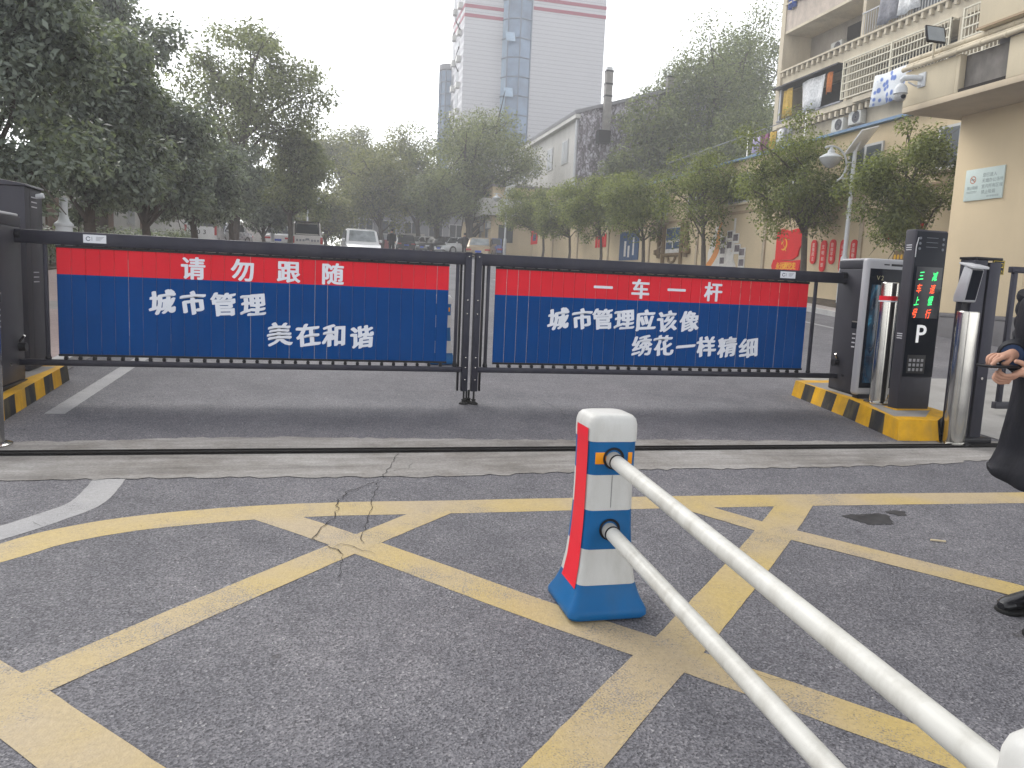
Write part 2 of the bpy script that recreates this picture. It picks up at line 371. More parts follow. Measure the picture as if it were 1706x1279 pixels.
l_.new(bt.outputs[0], b_.inputs['Base Color']); b_.inputs['Roughness'].default_value = .85
raised('left_pavement', -6.2, -2.52, 8.05, 13, .09, m_)
raised('left_pavement', -6.2, -2.52, 13, 14.2, .092, CONC)
raised('left_pavement', -6.2, -2.52, 14.2, 90, .09, m_)
raised('right_kerb', 12.7, 12.85, 15.2, 58, .13, KERB)
raised('right_pavement', 12.85, 15.7, 15.2, 58, .12, PAVE)
SOIL = mat('soil_bed', (.085,.07,.055), .95, var=.3, vs=3, bump=.6, bs=15)
raised('planting_bed', 13.6, 15.6, 16, 57.5, .15, SOIL)
flat('entrance_path', [(5.75, 4.95), (9.5, 4.95), (9.5, 8.6), (5.75, 8.6)], .0055, mat('pale_path_concrete', (.26,.253,.243), .85, var=.12, vs=2, grime=.3), .01, .2)
raised('planting_bed', -9, -6.2, 9, 60, .12, SOIL)
# ------------------------------------------------------------------ lettering
_fc = {}
def glyph(ch, size, bold, ext=.0015):
    k = (ch, size)
    if k not in _fc:
        c = bpy.data.curves.new('lettering', 'FONT'); c.body = ch; c.size = size; c.extrude = 0; c.resolution_u = 3
        o = bpy.data.objects.new('lettering', c); COL.objects.link(o)
        me = bpy.data.meshes.new_from_object(o.evaluated_get(bpy.context.evaluated_depsgraph_get()))
        v = [tuple(x.co) for x in me.vertices]; f = [tuple(p.vertices) for p in me.polygons]
        bpy.data.objects.remove(o); bpy.data.curves.remove(c); bpy.data.meshes.remove(me)
        if v:
            a = np.array(v); cx, cy = (a[:,0].min()+a[:,0].max())/2, (a[:,1].min()+a[:,1].max())/2
            a[:,0] -= cx; a[:,1] -= cy; w = a[:,0].max()-a[:,0].min()
        else: a = np.zeros((0,3)); w = size*.3
        _fc[k] = (a, f, w)
    return _fc[k]
def lettering(items, m, parent, name='lettering', brush=0, seed=0, face=None, loc=None, sq=1, lean=0):
    """items: (char, x, z, size, bold); the text plane faces -Y unless face gives (right, up) vectors"""
    b = MB(); r = random.Random(seed); R_, U_ = face or (Vector((1,0,0)), Vector((0,0,1))); N = R_.cross(U_)
    for ch, x, z, size, bold in items:
        a0_, f, w = glyph(ch, size, bold)
        p1, p2, p3 = r.uniform(0, 6), r.uniform(0, 6), r.uniform(0, 6)
        hw_ = brush and .62
        for kk in range(9 if bold > .002 else 1):
          vs = []
          du, dq = (0, 0) if kk == 0 else (bold*cos(kk*pi/4+.2), bold*sin(kk*pi/4+.2)*.62)
          if brush and kk:                      # slanted nib: upright strokes thick, level strokes thin
              p_, q_ = bold*1.5*cos(kk*pi/4+.2), bold*.55*sin(kk*pi/4+.2); du, dq = p_*cos(.45)-q_*sin(.45), p_*sin(.45)+q_*cos(.45)
          for v in a0_:
            u, q, e = v; e = -.00003*kk
            if brush:
                s_ = size
                q2 = q + .10*u + brush*s_*(.022*sin(7*u/s_+p1) + .004*sin(17*u/s_+9*q/s_+p2))
                u2 = u + brush*s_*(.022*sin(6*q/s_+p3) + .004*sin(15*q/s_-9*u/s_+p1)) - .04*q
                u, q = u2, q2
            u = u*sq+lean*q; vs.append(R_*(x+u+du) + U_*(z+q+dq) + N*e)
          b.add(vs, f)
    return b.build(name, m, parent, smooth=False, loc=loc)
def line_items(text, x, z, size, bold, pitch):
    n = len(text); return [(c, x+(i-(n-1)/2)*pitch, z, size, bold) for i, c in enumerate(text) if c != ' ']

# ------------------------------------------------------------------ advertising gates
GYY = 6.856
def gate(label, x_post, side, bx0, bx1, bars, split, rail_end, heads, words, stick):
    """side=+1: hinge to the right (post at left)"""
    g = thing('barrier_gate', (x_post, GYY, gz(GYY)), label, 'barrier gate', 'pair of advertising gates across the road')
    X = lambda x: x - x_post
    xa, xb = sorted((X(rail_end), 0))
    MB().box(xa, xb, -.03, .03, 1.238, 1.342).build('top_rail', GATEM, g, .006)
    MB().box(xa, xb, -.022, .022, .285, .335).build('bottom_rail', GATEM, g, .008)
    p = MB().box(-.029, .029, -.034, .034, .115, 1.348)
    for z in (1.31, .93, .81, .42, .33, .22): p.tube([(.002, -.033, z), (.002, -.040, z)], .009, 8, 1)
    p.build('end_post', [GATEM, STEEL], g, .005)
    MB().box(-.055*-side-.008, -.055*-side+.008, .0, .045, .115, 1.24).build('post_flange', BLK, g, .002)
    for x in bars:
        MB().box(X(x)-.014, X(x)+.014, -.014, .014, .335, 1.238).build('bar', GATEM, g, .003)
        MB().lathe([(.020, 0), (.024, .012), (.018, .03), (.015, .05)], (X(x), 0, .335), 10).build('bar_socket', BLK, g)
    for dx, dy in ((.0, -.02), (-.035*-side*-1, .035)):
        MB().lathe([(.042, 0), (.040, .010), (.018, .022), (.016, .03), (.02, .034), (.02, .044), (.009, .046), (.009, .12)], (dx, dy, .0), 14).build('foot', [STEEL if 0 else RUB], g)
    # banner made of narrow turning slats
    n = 30; wv = (bx1-bx0)/n; r = random.Random(int(bx0*10)); b = MB()
    for i in range(n):
        x0 = X(bx0+i*wv)+.0003; x1 = X(bx0+(i+1)*wv)-.0003; t_ = r.uniform(-.012, .012); cx = (x0+x1)/2
        if r.random() < .22: x1 -= .0020
        sec = [(x0, .004), (x0+.006, -.002), (cx, -.0035), (x1-.006, -.002), (x1, .004), (cx, .006)]
        sec = [(cx+(x-cx)*cos(t_)-y*sin(t_), (x-cx)*sin(t_)+y*cos(t_)) for x, y in sec]
        for z0, z1, mi in ((.375, split, 1), (split, 1.222, 0)):
            b.prism(sec, 'z', z0, z1, mi)
    for z0, z1 in ((.362, .380), (1.216, 1.236)): b.box(X(bx0), X(bx1), -.010, .012, z0, z1, 2)
    bn = b.build('banner', [RED, BLU, BLK], g, smooth=False)
    for c, x, z in heads: lettering([(c, X(x), z, .19, .0065)], LET, bn, 'headline_character', loc=(0, -.0046, 0), seed=1)
    lettering([(c, X(x), z, .200, .0075) for c, x, z in words], LET, bn, 'slogan_lettering', brush=1, loc=(0, -.0046, 0), seed=2)
    cl = MB().box(-.011, .011, -.016, .016, 0, .030).tube([(0, -.017, .013), (0, .017, .013)], .015, 10)
    me = None
    for i in range(n):
        for z, s_ in ((.333, 1), (1.226, .5)):
            x = X(bx0+(i+.5)*wv)
            if me is None: o = cl.build('clip', BLK, g, .002); me = o.data
            else: o = link('clip', me, g)
            o.location = (x, 0, z); o.scale = (1, 1, s_)
    sx, sw, sh = stick
    st = MB().box(X(sx)-sw/2, X(sx)+sw/2, -.0325, -.0305, 1.262, 1.262+sh)
    so_ = st.build('sticker', mat('sticker_white', (.6,.62,.66), .4, var=.03), g)
    d = MB()
    for k in range(18):
        a0, a1 = 2*pi*k/18, 2*pi*(k+1)/18
        if k in (0, 17): continue
        d.add([(X(sx)-sw*.28+r_*cos(a), -.0334, 1.262+sh*.5+r_*sin(a)) for a in (a0, a1) for r_ in (sh*.18, sh*.28)], [(0,1,3,2)])
    d.box(X(sx)-sw*.13, X(sx)-sw*.11, -.0336, -.033, 1.262+sh*.25, 1.262+sh*.75)
    for k in range(4): d.box(X(sx)+sw*.05, X(sx)+sw*(.4-.05*k), -.0336, -.033, 1.262+sh*(.72-.14*k), 1.262+sh*(.76-.14*k))
    d.build('sticker_print', mat('sticker_ink', (.08,.09,.13), .5), so_, smooth=False)
    return g
gate('left leaf of the road gate, with a four-character headline and two short blue slogan lines', 1.262, -1, -2.012, 1.097, (-2.087, 1.172), 1.010, -2.42,
     [('请', -1.007, 1.10), ('勿', -.627, 1.104), ('跟', -.259, 1.104), ('随', .103, 1.106)],
     [('城', -1.242, .817), ('市', -1.009, .82), ('管', -.773, .817), ('理', -.541, .818), ('美', -.329, .584), ('在', -.098, .585), ('和', .116, .582), ('谐', .354, .577)], (-1.725, .165, .064))
gate('right leaf of the road gate, with a longer two-line white slogan on blue', 1.353, 1, 1.515, 4.685, (1.449, 4.762), .988, 5.2,
     [('一', 2.535, 1.096), ('车', 2.904, 1.095), ('一', 3.27, 1.10), ('杆', 3.651, 1.098)],
     [('城', 2.118, .79), ('市', 2.349, .798), ('管', 2.548, .803), ('理', 2.763, .801), ('应', 2.973, .806), ('该', 3.194, .803), ('像', 3.424, .81),
      ('绣', 2.954, .564), ('花', 3.175, .572), ('一', 3.405, .568), ('样', 3.62, .573), ('精', 3.844, .572), ('细', 4.072, .572)], (4.42, .165, .064))

# ------------------------------------------------------------------ striped kerb islands
def island(label, outline, h, edge_slope, stripes):
    """outline anticlockwise, first side carries the stripes"""
    cx = sum(p[0] for p in outline)/len(outline); cy = sum(p[1] for p in outline)/len(outline)
    o = thing('kerb_island', (cx, cy, gz(cy)), label, 'kerb island', 'striped kerb islands of the barrier')
    b = MB(); g0 = gz(cy); n = len(outline)
    pts = [Vector((x, y)) for x, y in outline]; c = Vector((cx, cy))
    k = 0
    def inn(p, d): 
        v = c-p; return p+v.normalized()*d
    top = [inn(p, edge_slope) for p in pts]
    for i in range(n):
        a, b2, ta, tb = pts[i], pts[(i+1) % n], top[i], top[(i+1) % n]; m = max(1, round((b2-a).length/.22))
        for j in range(m):
            q = [a.lerp(b2, j/m), a.lerp(b2, (j+1)/m), ta.lerp(tb, (j+1)/m), ta.lerp(tb, j/m)]
            tq = [q[3], q[2], inn(q[2], .14), inn(q[3], .14)]
            z = [-.03, -.03, h, h]
            b.add([(p.x-cx, p.y-cy, gz(p.y)-g0+zz) for p, zz in zip(q, z)], [(0,1,2,3)], (k % 2) if i < 2 else (0 if i == 2 else 1))
            b.add([(p.x-cx, p.y-cy, gz(p.y)-g0+h) for p in tq], [(0,1,2,3)], 0)
            k += 1
    rin = []
    for i in range(n):
        a, b2 = top[i], top[(i+1) % n]; m = max(1, round((pts[(i+1) % n]-pts[i]).length/.22))
        rin += [inn(a.lerp(b2, j/m), .14) for j in range(m)]
    b.add([(p.x-cx, p.y-cy, gz(p.y)-g0+h) for p in rin], [tuple(range(len(rin)))], 2)
    b.build('kerb_body', [IYEL, IBLK, CONC], o, .012, seg=2)
    return o
island('yellow and black kerb island under the ticket posts on the right', [(4.96, 7.40), (4.86, 6.40), (4.72, 5.47), (5.10, 5.43), (5.52, 5.75), (5.62, 7.45)], .17, .05, 9)
island('yellow and black kerb island under the two dark cabinets on the left', [(-3.0, 5.95), (-2.17, 5.95), (-2.20, 7.78), (-3.0, 7.85)], .145, .03, 9)

# ------------------------------------------------------------------ barrier cabinets
def vents(b, x, y0, z, n, L, ax, dz, mi):
    for k in range(n):
        if ax == 'x': b.box(x, x+.002, y0, y0+L, z-k*dz, z-k*dz+.009, mi)
        else: b.box(y0, y0+L, x-.002, x, z-k*dz, z-k*dz+.009, mi)
def cabinet(label, x0, x1, y0, y1, hb, ht, sx, cap):
    cx, cy = (x0+x1)/2, (y0+y1)/2; g = gz(cy)+hb
    o = thing('barrier_cabinet', (cx, cy, g), label, 'cabinet', 'dark gate motor cabinets')
    hw, hd, H = (x1-x0)/2, (y1-y0)/2, ht-hb
    MB().box(-hw-.01, hw+.01, -hd-.01, hd+.01, 0, .03).build('base_plate', BLK, o, .004)
    MB().box(-hw, hw, -hd, hd, .03, H-.10).build('body', CAB, o, .012)
    MB().box(-hw, hw, -hd, hd, H-.094, H-.02).box(-hw+.004, hw-.004, -hd+.004, hd-.004, H-.10, H-.094, 1).build('cap', [CAB, BLK], o, .012)
    MB().box(-hw+.01, hw-.01, -hd+.01, hd-.01, H-.02, H).build('lid', CABW if cap else CAB, o, .009)
    fx = sx*hw
    MB().box(min(fx, fx+sx*.003), max(fx, fx+sx*.003), -hd+.07, -hd+.16, .66, .74).box(min(fx, fx+sx*.005), max(fx, fx+sx*.005), -hd+.075, -hd+.155, .72, .735, 1).build('display_slot', [GLOSS, STEEL], o)
    b = MB()
    for k in range(4): b.box(min(fx, fx+sx*.003), max(fx, fx+sx*.003), -hd+.09, -hd+.135, .60-k*.042, .612-k*.042)
    b.build('vent_marks', CABW, o, smooth=False)
    MB().tube([(fx, GYY-cy, .30), (fx+sx*.05, GYY-cy, .30)], .035, 12).tube([(fx, GYY-cy, .34), (fx+sx*.045, GYY-cy-.02, .39)], .010, 8, 1).build('hinge', [BLK, STEEL], o)
    MB().tube([(fx, GYY-cy, 1.17), (fx+sx*.04, GYY-cy, 1.17)], .04, 12).build('hinge', BLK, o)
    MB().tube([(fx, .0, .18), (fx+sx*.004, 0, .18)], .014, 12).build('lock', STEEL, o)
    return o
cabinet('dark grey gate cabinet beside the advertising screen, holding the right gate leaf', 5.09, 5.44, 6.53, 6.97, .15, 1.49, -1, True)
cabinet('dark grey gate cabinet with pale rounded lid, holding the left gate leaf', -2.64, -2.29, 6.36, 6.97, .14, 1.47, 1, True)
o = thing('equipment_cabinet', (-2.63, 7.57, gz(7.57)+.145), 'tall dark cabinet with vent slots behind the left gate cabinet', 'cabinet')
MB().box(-.25, .25, -.21, .21, 0, 1.53).build('body', CAB, o, .008)
b = MB(); b.prism([(-.27, 1.53), (.27, 1.53), (.26, 1.55), (0, 1.585), (-.26, 1.55)], 'y', -.225, .225); b.build('cap', CAB, o, .006)
b = MB()
for z in (1.45, .82):
    vents(b, .25, -.06, z, 3, .13, 'x', .04, 0)
b.build('vent', CABW, o, smooth=False)
MB().tube([(-.1, -.211, 1.43), (-.1, -.222, 1.43)], .018, 14).build('indicator', LAMPW, o)
MB().tube([(.25, .06, 1.47), (.31, .06, 1.48)], .022, 10).build('lamp', LAMPW, o)
MB().box(.2505, .2515, -.10, -.094, .02, 1.52).build('door_gap', BLK, o, smooth=False)

# ------------------------------------------------------------------ bollards
def bollard(x, y, off, h, r_, label, stripe):
    o = thing('bollard', (x, y, gz(y)+off), label, 'bollard', 'stainless steel bollards by the barrier')
    MB().lathe([(r_+.045, 0), (r_+.045, .010), (r_+.02, .018), (r_, .02)], n=32).build('base_flange', STEEL, o)
    MB().lathe([(r_, .015), (r_, h-.008), (r_-.006, h-.001), (r_-.02, h)], n=40).build('tube', STEEL, o)
    if stripe: MB().lathe([(r_+.001, h-.165), (r_+.001, h-.125)], n=40).lathe([(r_+.0012, h-.178), (r_+.0012, h-.168)], n=40, mi=1).build('reflective_stripe', [PREDM, LET], o)
    return o
bollard(5.085, 6.21, .17, 1.12, .078, 'polished steel bollard with a red stripe, standing on the island before the screen', True)
bollard(5.18, 5.37, 0, 1.11, .085, 'plain polished steel bollard at the outer corner of the right island', False)
bollard(-2.03, 5.50, 0, 1.06, .085, 'steel bollard cut by the picture edge in front of the left cabinet', False)

# ------------------------------------------------------------------ advertising screen
o = thing('advertising_screen', (5.16, 6.42, gz(6.42)+.155), 'white framed upright advertising screen between the gate cabinet and the ticket post', 'screen')
MB().box(-.15, .19, -.03, .06, 0, .06).build('plinth', BLK, o, .005)
MB().box(-.195, .225, -.04, .05, .05, 1.345).build('frame', mat('screen_frame_white', (.34,.34,.36), .4, var=.04), o, .03, seg=3)
MB().box(-.165, .195, -.044, -.0405, .12, 1.25).build('bezel', GLOSS, o, .003)
m_, n_, l_, b_ = new_mat('screen_picture'); tc_ = n_.new('ShaderNodeTexCoord').outputs['Object']
mp_ = n_.new('ShaderNodeMapping'); mp_.inputs['Scale'].default_value = (4, 1, 1.6); l_.new(tc_, mp_.inputs[0])
t_ = noise(n_, l_, 1.6, 3, mp_.outputs[0]); t_.inputs['Distortion'].default_value = 1.6
c_ = ramp(n_, l_, t_.outputs[0], [(.38, (.004,.009,.020)), (.55, (.008,.030,.055)), (.66, (.02,.10,.16)), (.78, (.14,.28,.34))]).outputs[0]
l_.new(c_, b_.inputs['Base Color']); l_.new(c_, b_.inputs['Emission Color']); b_.inputs['Emission Strength'].default_value = .22; b_.inputs['Roughness'].default_value = .08
pn = MB().box(-.135, .165, -.0465, -.0442, .17, 1.10).build('display', m_, o, smooth=False)
MB().box(-.02, .04, -.0415, -.0403, 1.285, 1.296).box(.06, .19, -.0415, -.0403, 1.28, 1.30).build('sensor_slot', BLK, o, .002)
lettering(line_items('V2', -.05, 1.165, .06, .001, .045), mat('dull_gold_lettering', (.35,.33,.2), .5), o, 'screen_mark', loc=(0, -.0455, 0))
lettering(line_items('BB', .12, .33, .05, .001, .035), LET, pn, 'screen_caption', loc=(0, -.0475, 0))

# ------------------------------------------------------------------ ticket post
o = thing('ticket_post', (5.205, 5.97, gz(5.97)+.165), 'tall slim dark parking post with a white P and coloured running letters', 'parking terminal')
MB().box(-.17, .17, -.07, .05, 0, 1.60).build('body', CAB, o, .012)
MB().box(-.15, .167, -.0755, -.0705, .305, 1.585).build('front_glass', GLOSS, o, .003)
MB().box(-.15, .165, -.0735, -.0702, .03, .295).build('lower_panel', CAB, o, .003)
lettering([('P', 0, .69, .225, .004)], mat('p_sign_white', (.75,.75,.76), .5, emit=(1,1,1), es=.12), o, 'parking_letter', loc=(0, -.0775, 0))
GRN = mat('led_green', (.02,.3,.05), .5, emit=(.05,1,.22), es=.9); LRED = mat('led_red', (.4,.03,.01), .5, emit=(1,.10,.03), es=.95)
MB().box(-.12, .15, -.0762, -.0757, .83, 1.28).build('led_display', mat('led_panel', (.010,.012,.02), .3), o, smooth=False)
def led(cs, m):
    for c, x, z in cs: lettering([(c, x, z, .088, .0012)], m, o, 'led_character', brush=.9, seed=5, loc=(0, -.078, 0), sq=.6, lean=.18)
led([('三', -.065, 1.20), ('上', -.085, .98), ('减', .075, 1.20), ('慢', .055, .985)], GRN)
led([('车', -.075, 1.09), ('号', -.095, .87), ('速', .065, 1.09), ('行', .045, .87)], LRED)
b = MB()
for r_ in range(3):
    for c_ in range(4): b.box(-.098+c_*.042, -.072+c_*.042, -.078, -.0755, .355+r_*.042, .381+r_*.042)
MB().box(-.115, .075, -.0765, -.0757, .335, .50).build('keypad_plate', mat('keypad_plate', (.03,.03,.032), .4), o, .004)
b.build('keypad', mat('keypad_buttons', (.33,.33,.35), .5), o, .003)
b = MB()
for i in range(3):
    for x in (-.115, .125): b.lathe([(.012, 0), (.010, .003)], (0,0,0), 10)
    pass
b = MB()
for i in range(3):
    for x in (-.115, .125): b.tube([(x, -.0755, 1.525-i*.045), (x, -.0785, 1.525-i*.045)], .012, 10)
for i in range(3): b.box(-.05, .07, -.0767, -.0757, 1.53-i*.04, 1.534-i*.04)
b.build('speaker_dots', mat('dot_grey', (.12,.13,.15), .4), o)
b = MB()
for z in (1.46, 1.44, 1.42, .68, .66, .64): b.box(-.1715, -.1700, -.045, .02, z, z+.009)
b.build('side_vents', CABW, o, smooth=False)
MB().tube([(-.152, -.078, 1.36), (-.158, -.085, 1.45), (-.14, -.083, 1.53)], .004, 6).build('cable', CABW, o)
MB().box(-.19, .19, -.09, .07, -.004, .012).build('base_plate', IYEL, o, .003)

# ------------------------------------------------------------------ pedestrian gate mast, reader, sign
o = thing('gate_mast', (5.33, 5.46, gz(5.46)), 'black square pedestrian gate mast behind the corner steel bollard', 'gate post')
MB().box(-.13, -.005, -.08, .08, .02, 1.53).build('column', GATEM, o, .006)
MB().box(.008, .12, -.09, .08, .02, 1.51).build('column', GATEM, o, .006)
MB().box(-.17, .19, -.14, .13, 0, .05).build('base_plate', BLK, o, .006)
MB().box(-.14, .125, -.095, .085, 1.53, 1.55).build('cap', BLK, o, .004)
MB().tube([(.06, -.09, .55), (.06, -.095, .55)], .012, 10).build('lock', STEEL, o)
o = thing('card_reader', (5.16, 5.40, gz(5.40)+1.18), 'tilted silver face reader on the black mast', 'card reader')
MB().box(-.03, .05, .0, .05, -.32, .05).build('bracket', BLK, o, .004)
hd = MB().prism([(-.05, .0), (.06, .0), (.06, .05), (-.02, .30), (-.10, .27)], 'x', -.07, .06).build('housing', mat('silver_plastic', (.40,.40,.42), .35, .3), o, .012)
MB().prism([(-.055, .02), (-.104, .26), (-.098, .262), (-.049, .022)], 'x', -.055, .045).build('reader_glass', GLOSS, o)
MB().prism([(-.13, .27), (.02, .31), (.02, .325), (-.13, .29)], 'x', -.085, .075).build('hood', CABW, o, .004)
o = thing('signal_post', (5.50, 5.72, gz(5.72)), 'thin pale post with a small head, between the mast and the corner bollard', 'post')
MB().box(-.025, .025, -.025, .025, 0, 1.14).build('pole', CABW, o, .004)
MB().box(-.035, .035, -.035, .03, 1.14, 1.27).build('head', CABW, o, .008)
o = thing('entrance_sign', (5.43, 5.38, gz(5.38)+1.42), 'small black entrance sign with yellow lettering beside the mast top', 'sign')
MB().box(-.055, .06, 0, .012, 0, .115).build('plate', BLK, o, .002)
lettering(line_items('入口', .002, .073, .050, .0008, .048), YELTXT, o, 'sign_text', loc=(0, -.0015, 0))
lettering(line_items('ENTER', .002, .025, .028, .0008, .019), YELTXT, o, 'sign_text', loc=(0, -.0015, 0))
b = MB(); b.box(-.052, .057, -.0012, 0, .108, .111).box(-.052, .057, -.0012, 0, .004, .007).box(-.052, -.049, -.0012, 0, .004, .111).box(.054, .057, -.0012, 0, .004, .111); b.build('border', YELTXT, o, smooth=False)
MB().box(-.02, .02, .012, .03, .03, .06).build('bracket', BLK, o)
# fence of upright bars beside the walkway
o = thing('bar_fence', (6.66, 6.45, gz(6.45)), 'black bar fence along the pedestrian path right of the mast', 'fence')
MB().box(0, 3.4, -.03, .03, 1.44, 1.50).build('top_rail', GATEM, o, .005)
MB().box(0, 3.4, -.03, .03, .07, .14).build('bottom_rail', CAB, o, .005)
for k in range(11): MB().box(.03+k*.29, .08+k*.29, -.02, .02, .14, 1.44).build('bar', GATEM, o, .003)
for x in (3.4,): MB().box(x-.05, x+.05, -.05, .05, 0, 1.55).build('post', GATEM, o, .005)

# ------------------------------------------------------------------ blue and white guard-rail posts with pipes
def sq(hx, hy, z, rr, n=6):
    out = []
    for cx, cy, a0 in ((hx-rr, hy-rr, 0), (-hx+rr, hy-rr, pi/2), (-hx+rr, -hy+rr, pi), (hx-rr, -hy+rr, 1.5*pi)):
        for k in range(n):
            a = a0+pi/2*k/(n-1); out.append((cx+rr*cos(a), cy+rr*sin(a), z))
    return out
def guard_post(x, y, label, full=True, rz=0):
    o = thing('guard_post', (x, y, gz(y)), label, 'guard post', 'blue and white plastic guard posts', rz)
    prof = [(0, .158), (.012, .166), (.03, .165), (.045, .158), (.07, .145), (.10, .134), (.131, .125), (.132, .125), (.20, .114), (.272, .108), (.273, .108), (.35, .103), (.428, .100), (.429, .100), (.50, .099), (.571, .099), (.572, .099), (.64, .099), (.703, .100), (.704, .102), (.74, .103), (.77, .102), (.79, .097), (.803, .087), (.808, .07)]
    rs = [sq(h, h, z, min(.035, h*.5)) for z, h in prof]; mis = []
    for z, h in prof[1:]:
        mis.append(0 if z <= .131 or .272 < z <= .428 or .571 < z <= .703 else 1)
    b = MB(); b.rings(rs, mis=mis)
    b.build('body', [PBLUE, PWHITE], o)
    # reflective band down the side that faces the lane
    st = MB(); zs = [z for z, h in prof if .10 <= z <= .76]
    H = lambda z: float(np.interp(z, [p[0] for p in prof], [p[1] for p in prof]))
    zz = [.112] + [z for z in zs if z > .112] + [.755]
    vs = []
    for z in zz:
        h = H(z); vs += [(-h-.0018, -h*.80, z), (-h-.0018, h*.50, z)]
    st.add(vs, [(2*i, 2*i+1, 2*i+3, 2*i+2) for i in range(len(zz)-1)])
    st.build('reflective_band', PREDM, o)
    for x0, x1 in ((-.075, -.030), (.060, .078)):
        MB().box(x0, x1, -.1015, -.0965, .615, .662).build('reflector', PORA, o, .002)
    for z in (.638, .352):
        h = H(z); b = MB()
        ring = [(r_*cos(a), -h-.003 if r_ < .05 else -h+.002, z+r_*sin(a)) for r_ in (.034, .044) for a in np.linspace(0, 2*pi, 25)[:-1]]
        b.add(ring, [(k, (k+1) % 24, 24+(k+1) % 24, 24+k) for k in range(24)]); b.build('socket', BLK, o)
    MB().box(-.0015, .0015, -.1010, -.0985, .44, .57).build('mould_seam', mat('seam_grey', (.25,.25,.25), .7), o, smooth=False)
    return o
PX, PY = 1.122, 2.905
guard_post(PX, PY, 'blue and white guard post with red reflective side, both pipes plugged into it')
guard_post(1.055, .755, 'guard post whose white cap shows at the near end of the pipes', rz=radians(-8))
guard_post(1.38, 9.15, 'blue and white guard post standing behind the gap of the closed gate', rz=radians(10))
for z, lab in ((.638, 'upper'), (.352, 'lower')):
    y0, y1 = PY-.09, .85; g = gz(y0)
    o = thing('guard_pipe', (PX, y0, gz(y0)+z), lab + ' white pipe of the guard rail running towards the viewer', 'pipe rail', 'white guard-rail pipes')
    e = (-.030, y1-y0, gz(y1)-gz(y0))
    d = Vector(e).normalized()
    MB().tube([(0,0,0), e], .0285, 24).build('tube', PIPE, o)
    MB().tube([tuple(d*.0), tuple(d*.055)], .0315, 24).build('end_sleeve', mat('sleeve_grey', (.38,.37,.34), .45, grime=.4), o)
    MB().tube([tuple(d*.05), tuple(d*.056)], .0318, 24).build('sleeve_edge', BLK, o)
# ------------------------------------------------------------------ people
def skin_body(name, joints, edges, m, parent, sub=2, root=0):
    """one continuous body: joints -> (pos, radius)"""
    me = bpy.data.meshes.new(name); me.from_pydata([j[0] for j in joints], edges, [])
    o = bpy.data.objects.new(name, me); COL.objects.link(o)
    sk = o.modifiers.new('skin', 'SKIN'); sk.use_smooth_shade = True; sk.branch_smoothing = .4
    if not me.skin_vertices: me.attributes.new('sk', 'FLOAT', 'POINT')
    dat = me.skin_vertices[0].data
    for i, j in enumerate(joints):
        r_ = j[1]; dat[i].radius = r_ if hasattr(r_, '__len__') else (r_, r_); dat[i].use_root = (i == root)
    o.modifiers.new('sub', 'SUBSURF').levels = sub
    dg = bpy.context.evaluated_depsgraph_get()
    m2 = bpy.data.meshes.new_from_object(o.evaluated_get(dg)); bpy.data.objects.remove(o); bpy.data.meshes.remove(me)
    m2.name = name; m2.materials.clear(); m2.materials.append(m)
    m2.polygons.foreach_set('use_smooth', [True]*len(m2.polygons))
    return link(name, m2, parent)

# guard at the right edge, facing left (-X), reading a phone held in both hands
gx, gy = 2.93, 2.50
gu = thing('person', (gx, gy, gz(gy)), 'person in a long navy coat reading a phone at the right edge', 'person')
J = []; E_ = []
def j(p, r_, par=None):
    J.append((p, r_)); k = len(J)-1
    if par is not None: E_.append((par, k))
    return k
pel = j((.02, 0, .93), .12); sp = j((.01, 0, 1.10), .12, pel); ch = j((.0, 0, 1.28), .13, sp); nk = j((-.015, 0, 1.43), .055, ch); nk2 = j((-.035, 0, 1.50), .052, nk)
hd1 = j((-.055, 0, 1.57), (.075, .075), nk2); hd2 = j((-.050, 0, 1.65), (.088, .085), hd1); hd3 = j((-.035, 0, 1.71), .06, hd2)
for s_ in (-1, 1):
    h1 = j((.02, s_*.09, .88), .085, pel); kn = j((.07 if s_ < 0 else .16, s_*.10, .48), .058, h1); an = j((.12 if s_ < 0 else .21, s_*.11, .10), .040, kn); j((-.0 if s_ < 0 else .09, s_*.115, .035), .028, an)
hand = {}
for s_, el, wr in ((-1, (.05, -.235, 1.07), (-.23, -.07, 1.058)), (1, (.06, .235, 1.10), (-.24, .055, 1.125))):
    sh = j((.0, s_*.17, 1.385), .062, ch); e1 = j(el, .046, sh); mid = j(tuple((Vector(el)+Vector(wr))/2), .040, e1); w1 = j(wr, .027, mid)
    hand[s_] = w1
# near hand: palm under the phone, fingers curl round its far edge; thumb on top
w = J[hand[-1]][0]; pm = j((w[0]-.045, w[1]+.022, w[2]+.004), (.030, .018), hand[-1]); pk = j((w[0]-.078, w[1]+.032, w[2]+.004), (.030, .015), pm)
for k, (dy, ln) in enumerate(((-.030, .9), (-.010, 1.0), (.010, .95), (.028, .8))):
    b0 = Vector((w[0]-.088, w[1]+.035+dy*.45, w[2]-.004-.010*k))
    a = j(tuple(b0), .0095, pk); c = j(tuple(b0+Vector((-.028*ln, .016, -.006))), .0088, a); d = j(tuple(b0+Vector((-.038*ln, .036, .006))), .0080, c); j(tuple(b0+Vector((-.030*ln, .045, .020))), .0070, d)
th = j((w[0]-.040, w[1]+.012, w[2]+.030), .0125, pm); th = j((w[0]-.068, w[1]+.018, w[2]+.046), .0105, th); j((w[0]-.092, w[1]+.028, w[2]+.050), .0085, th)
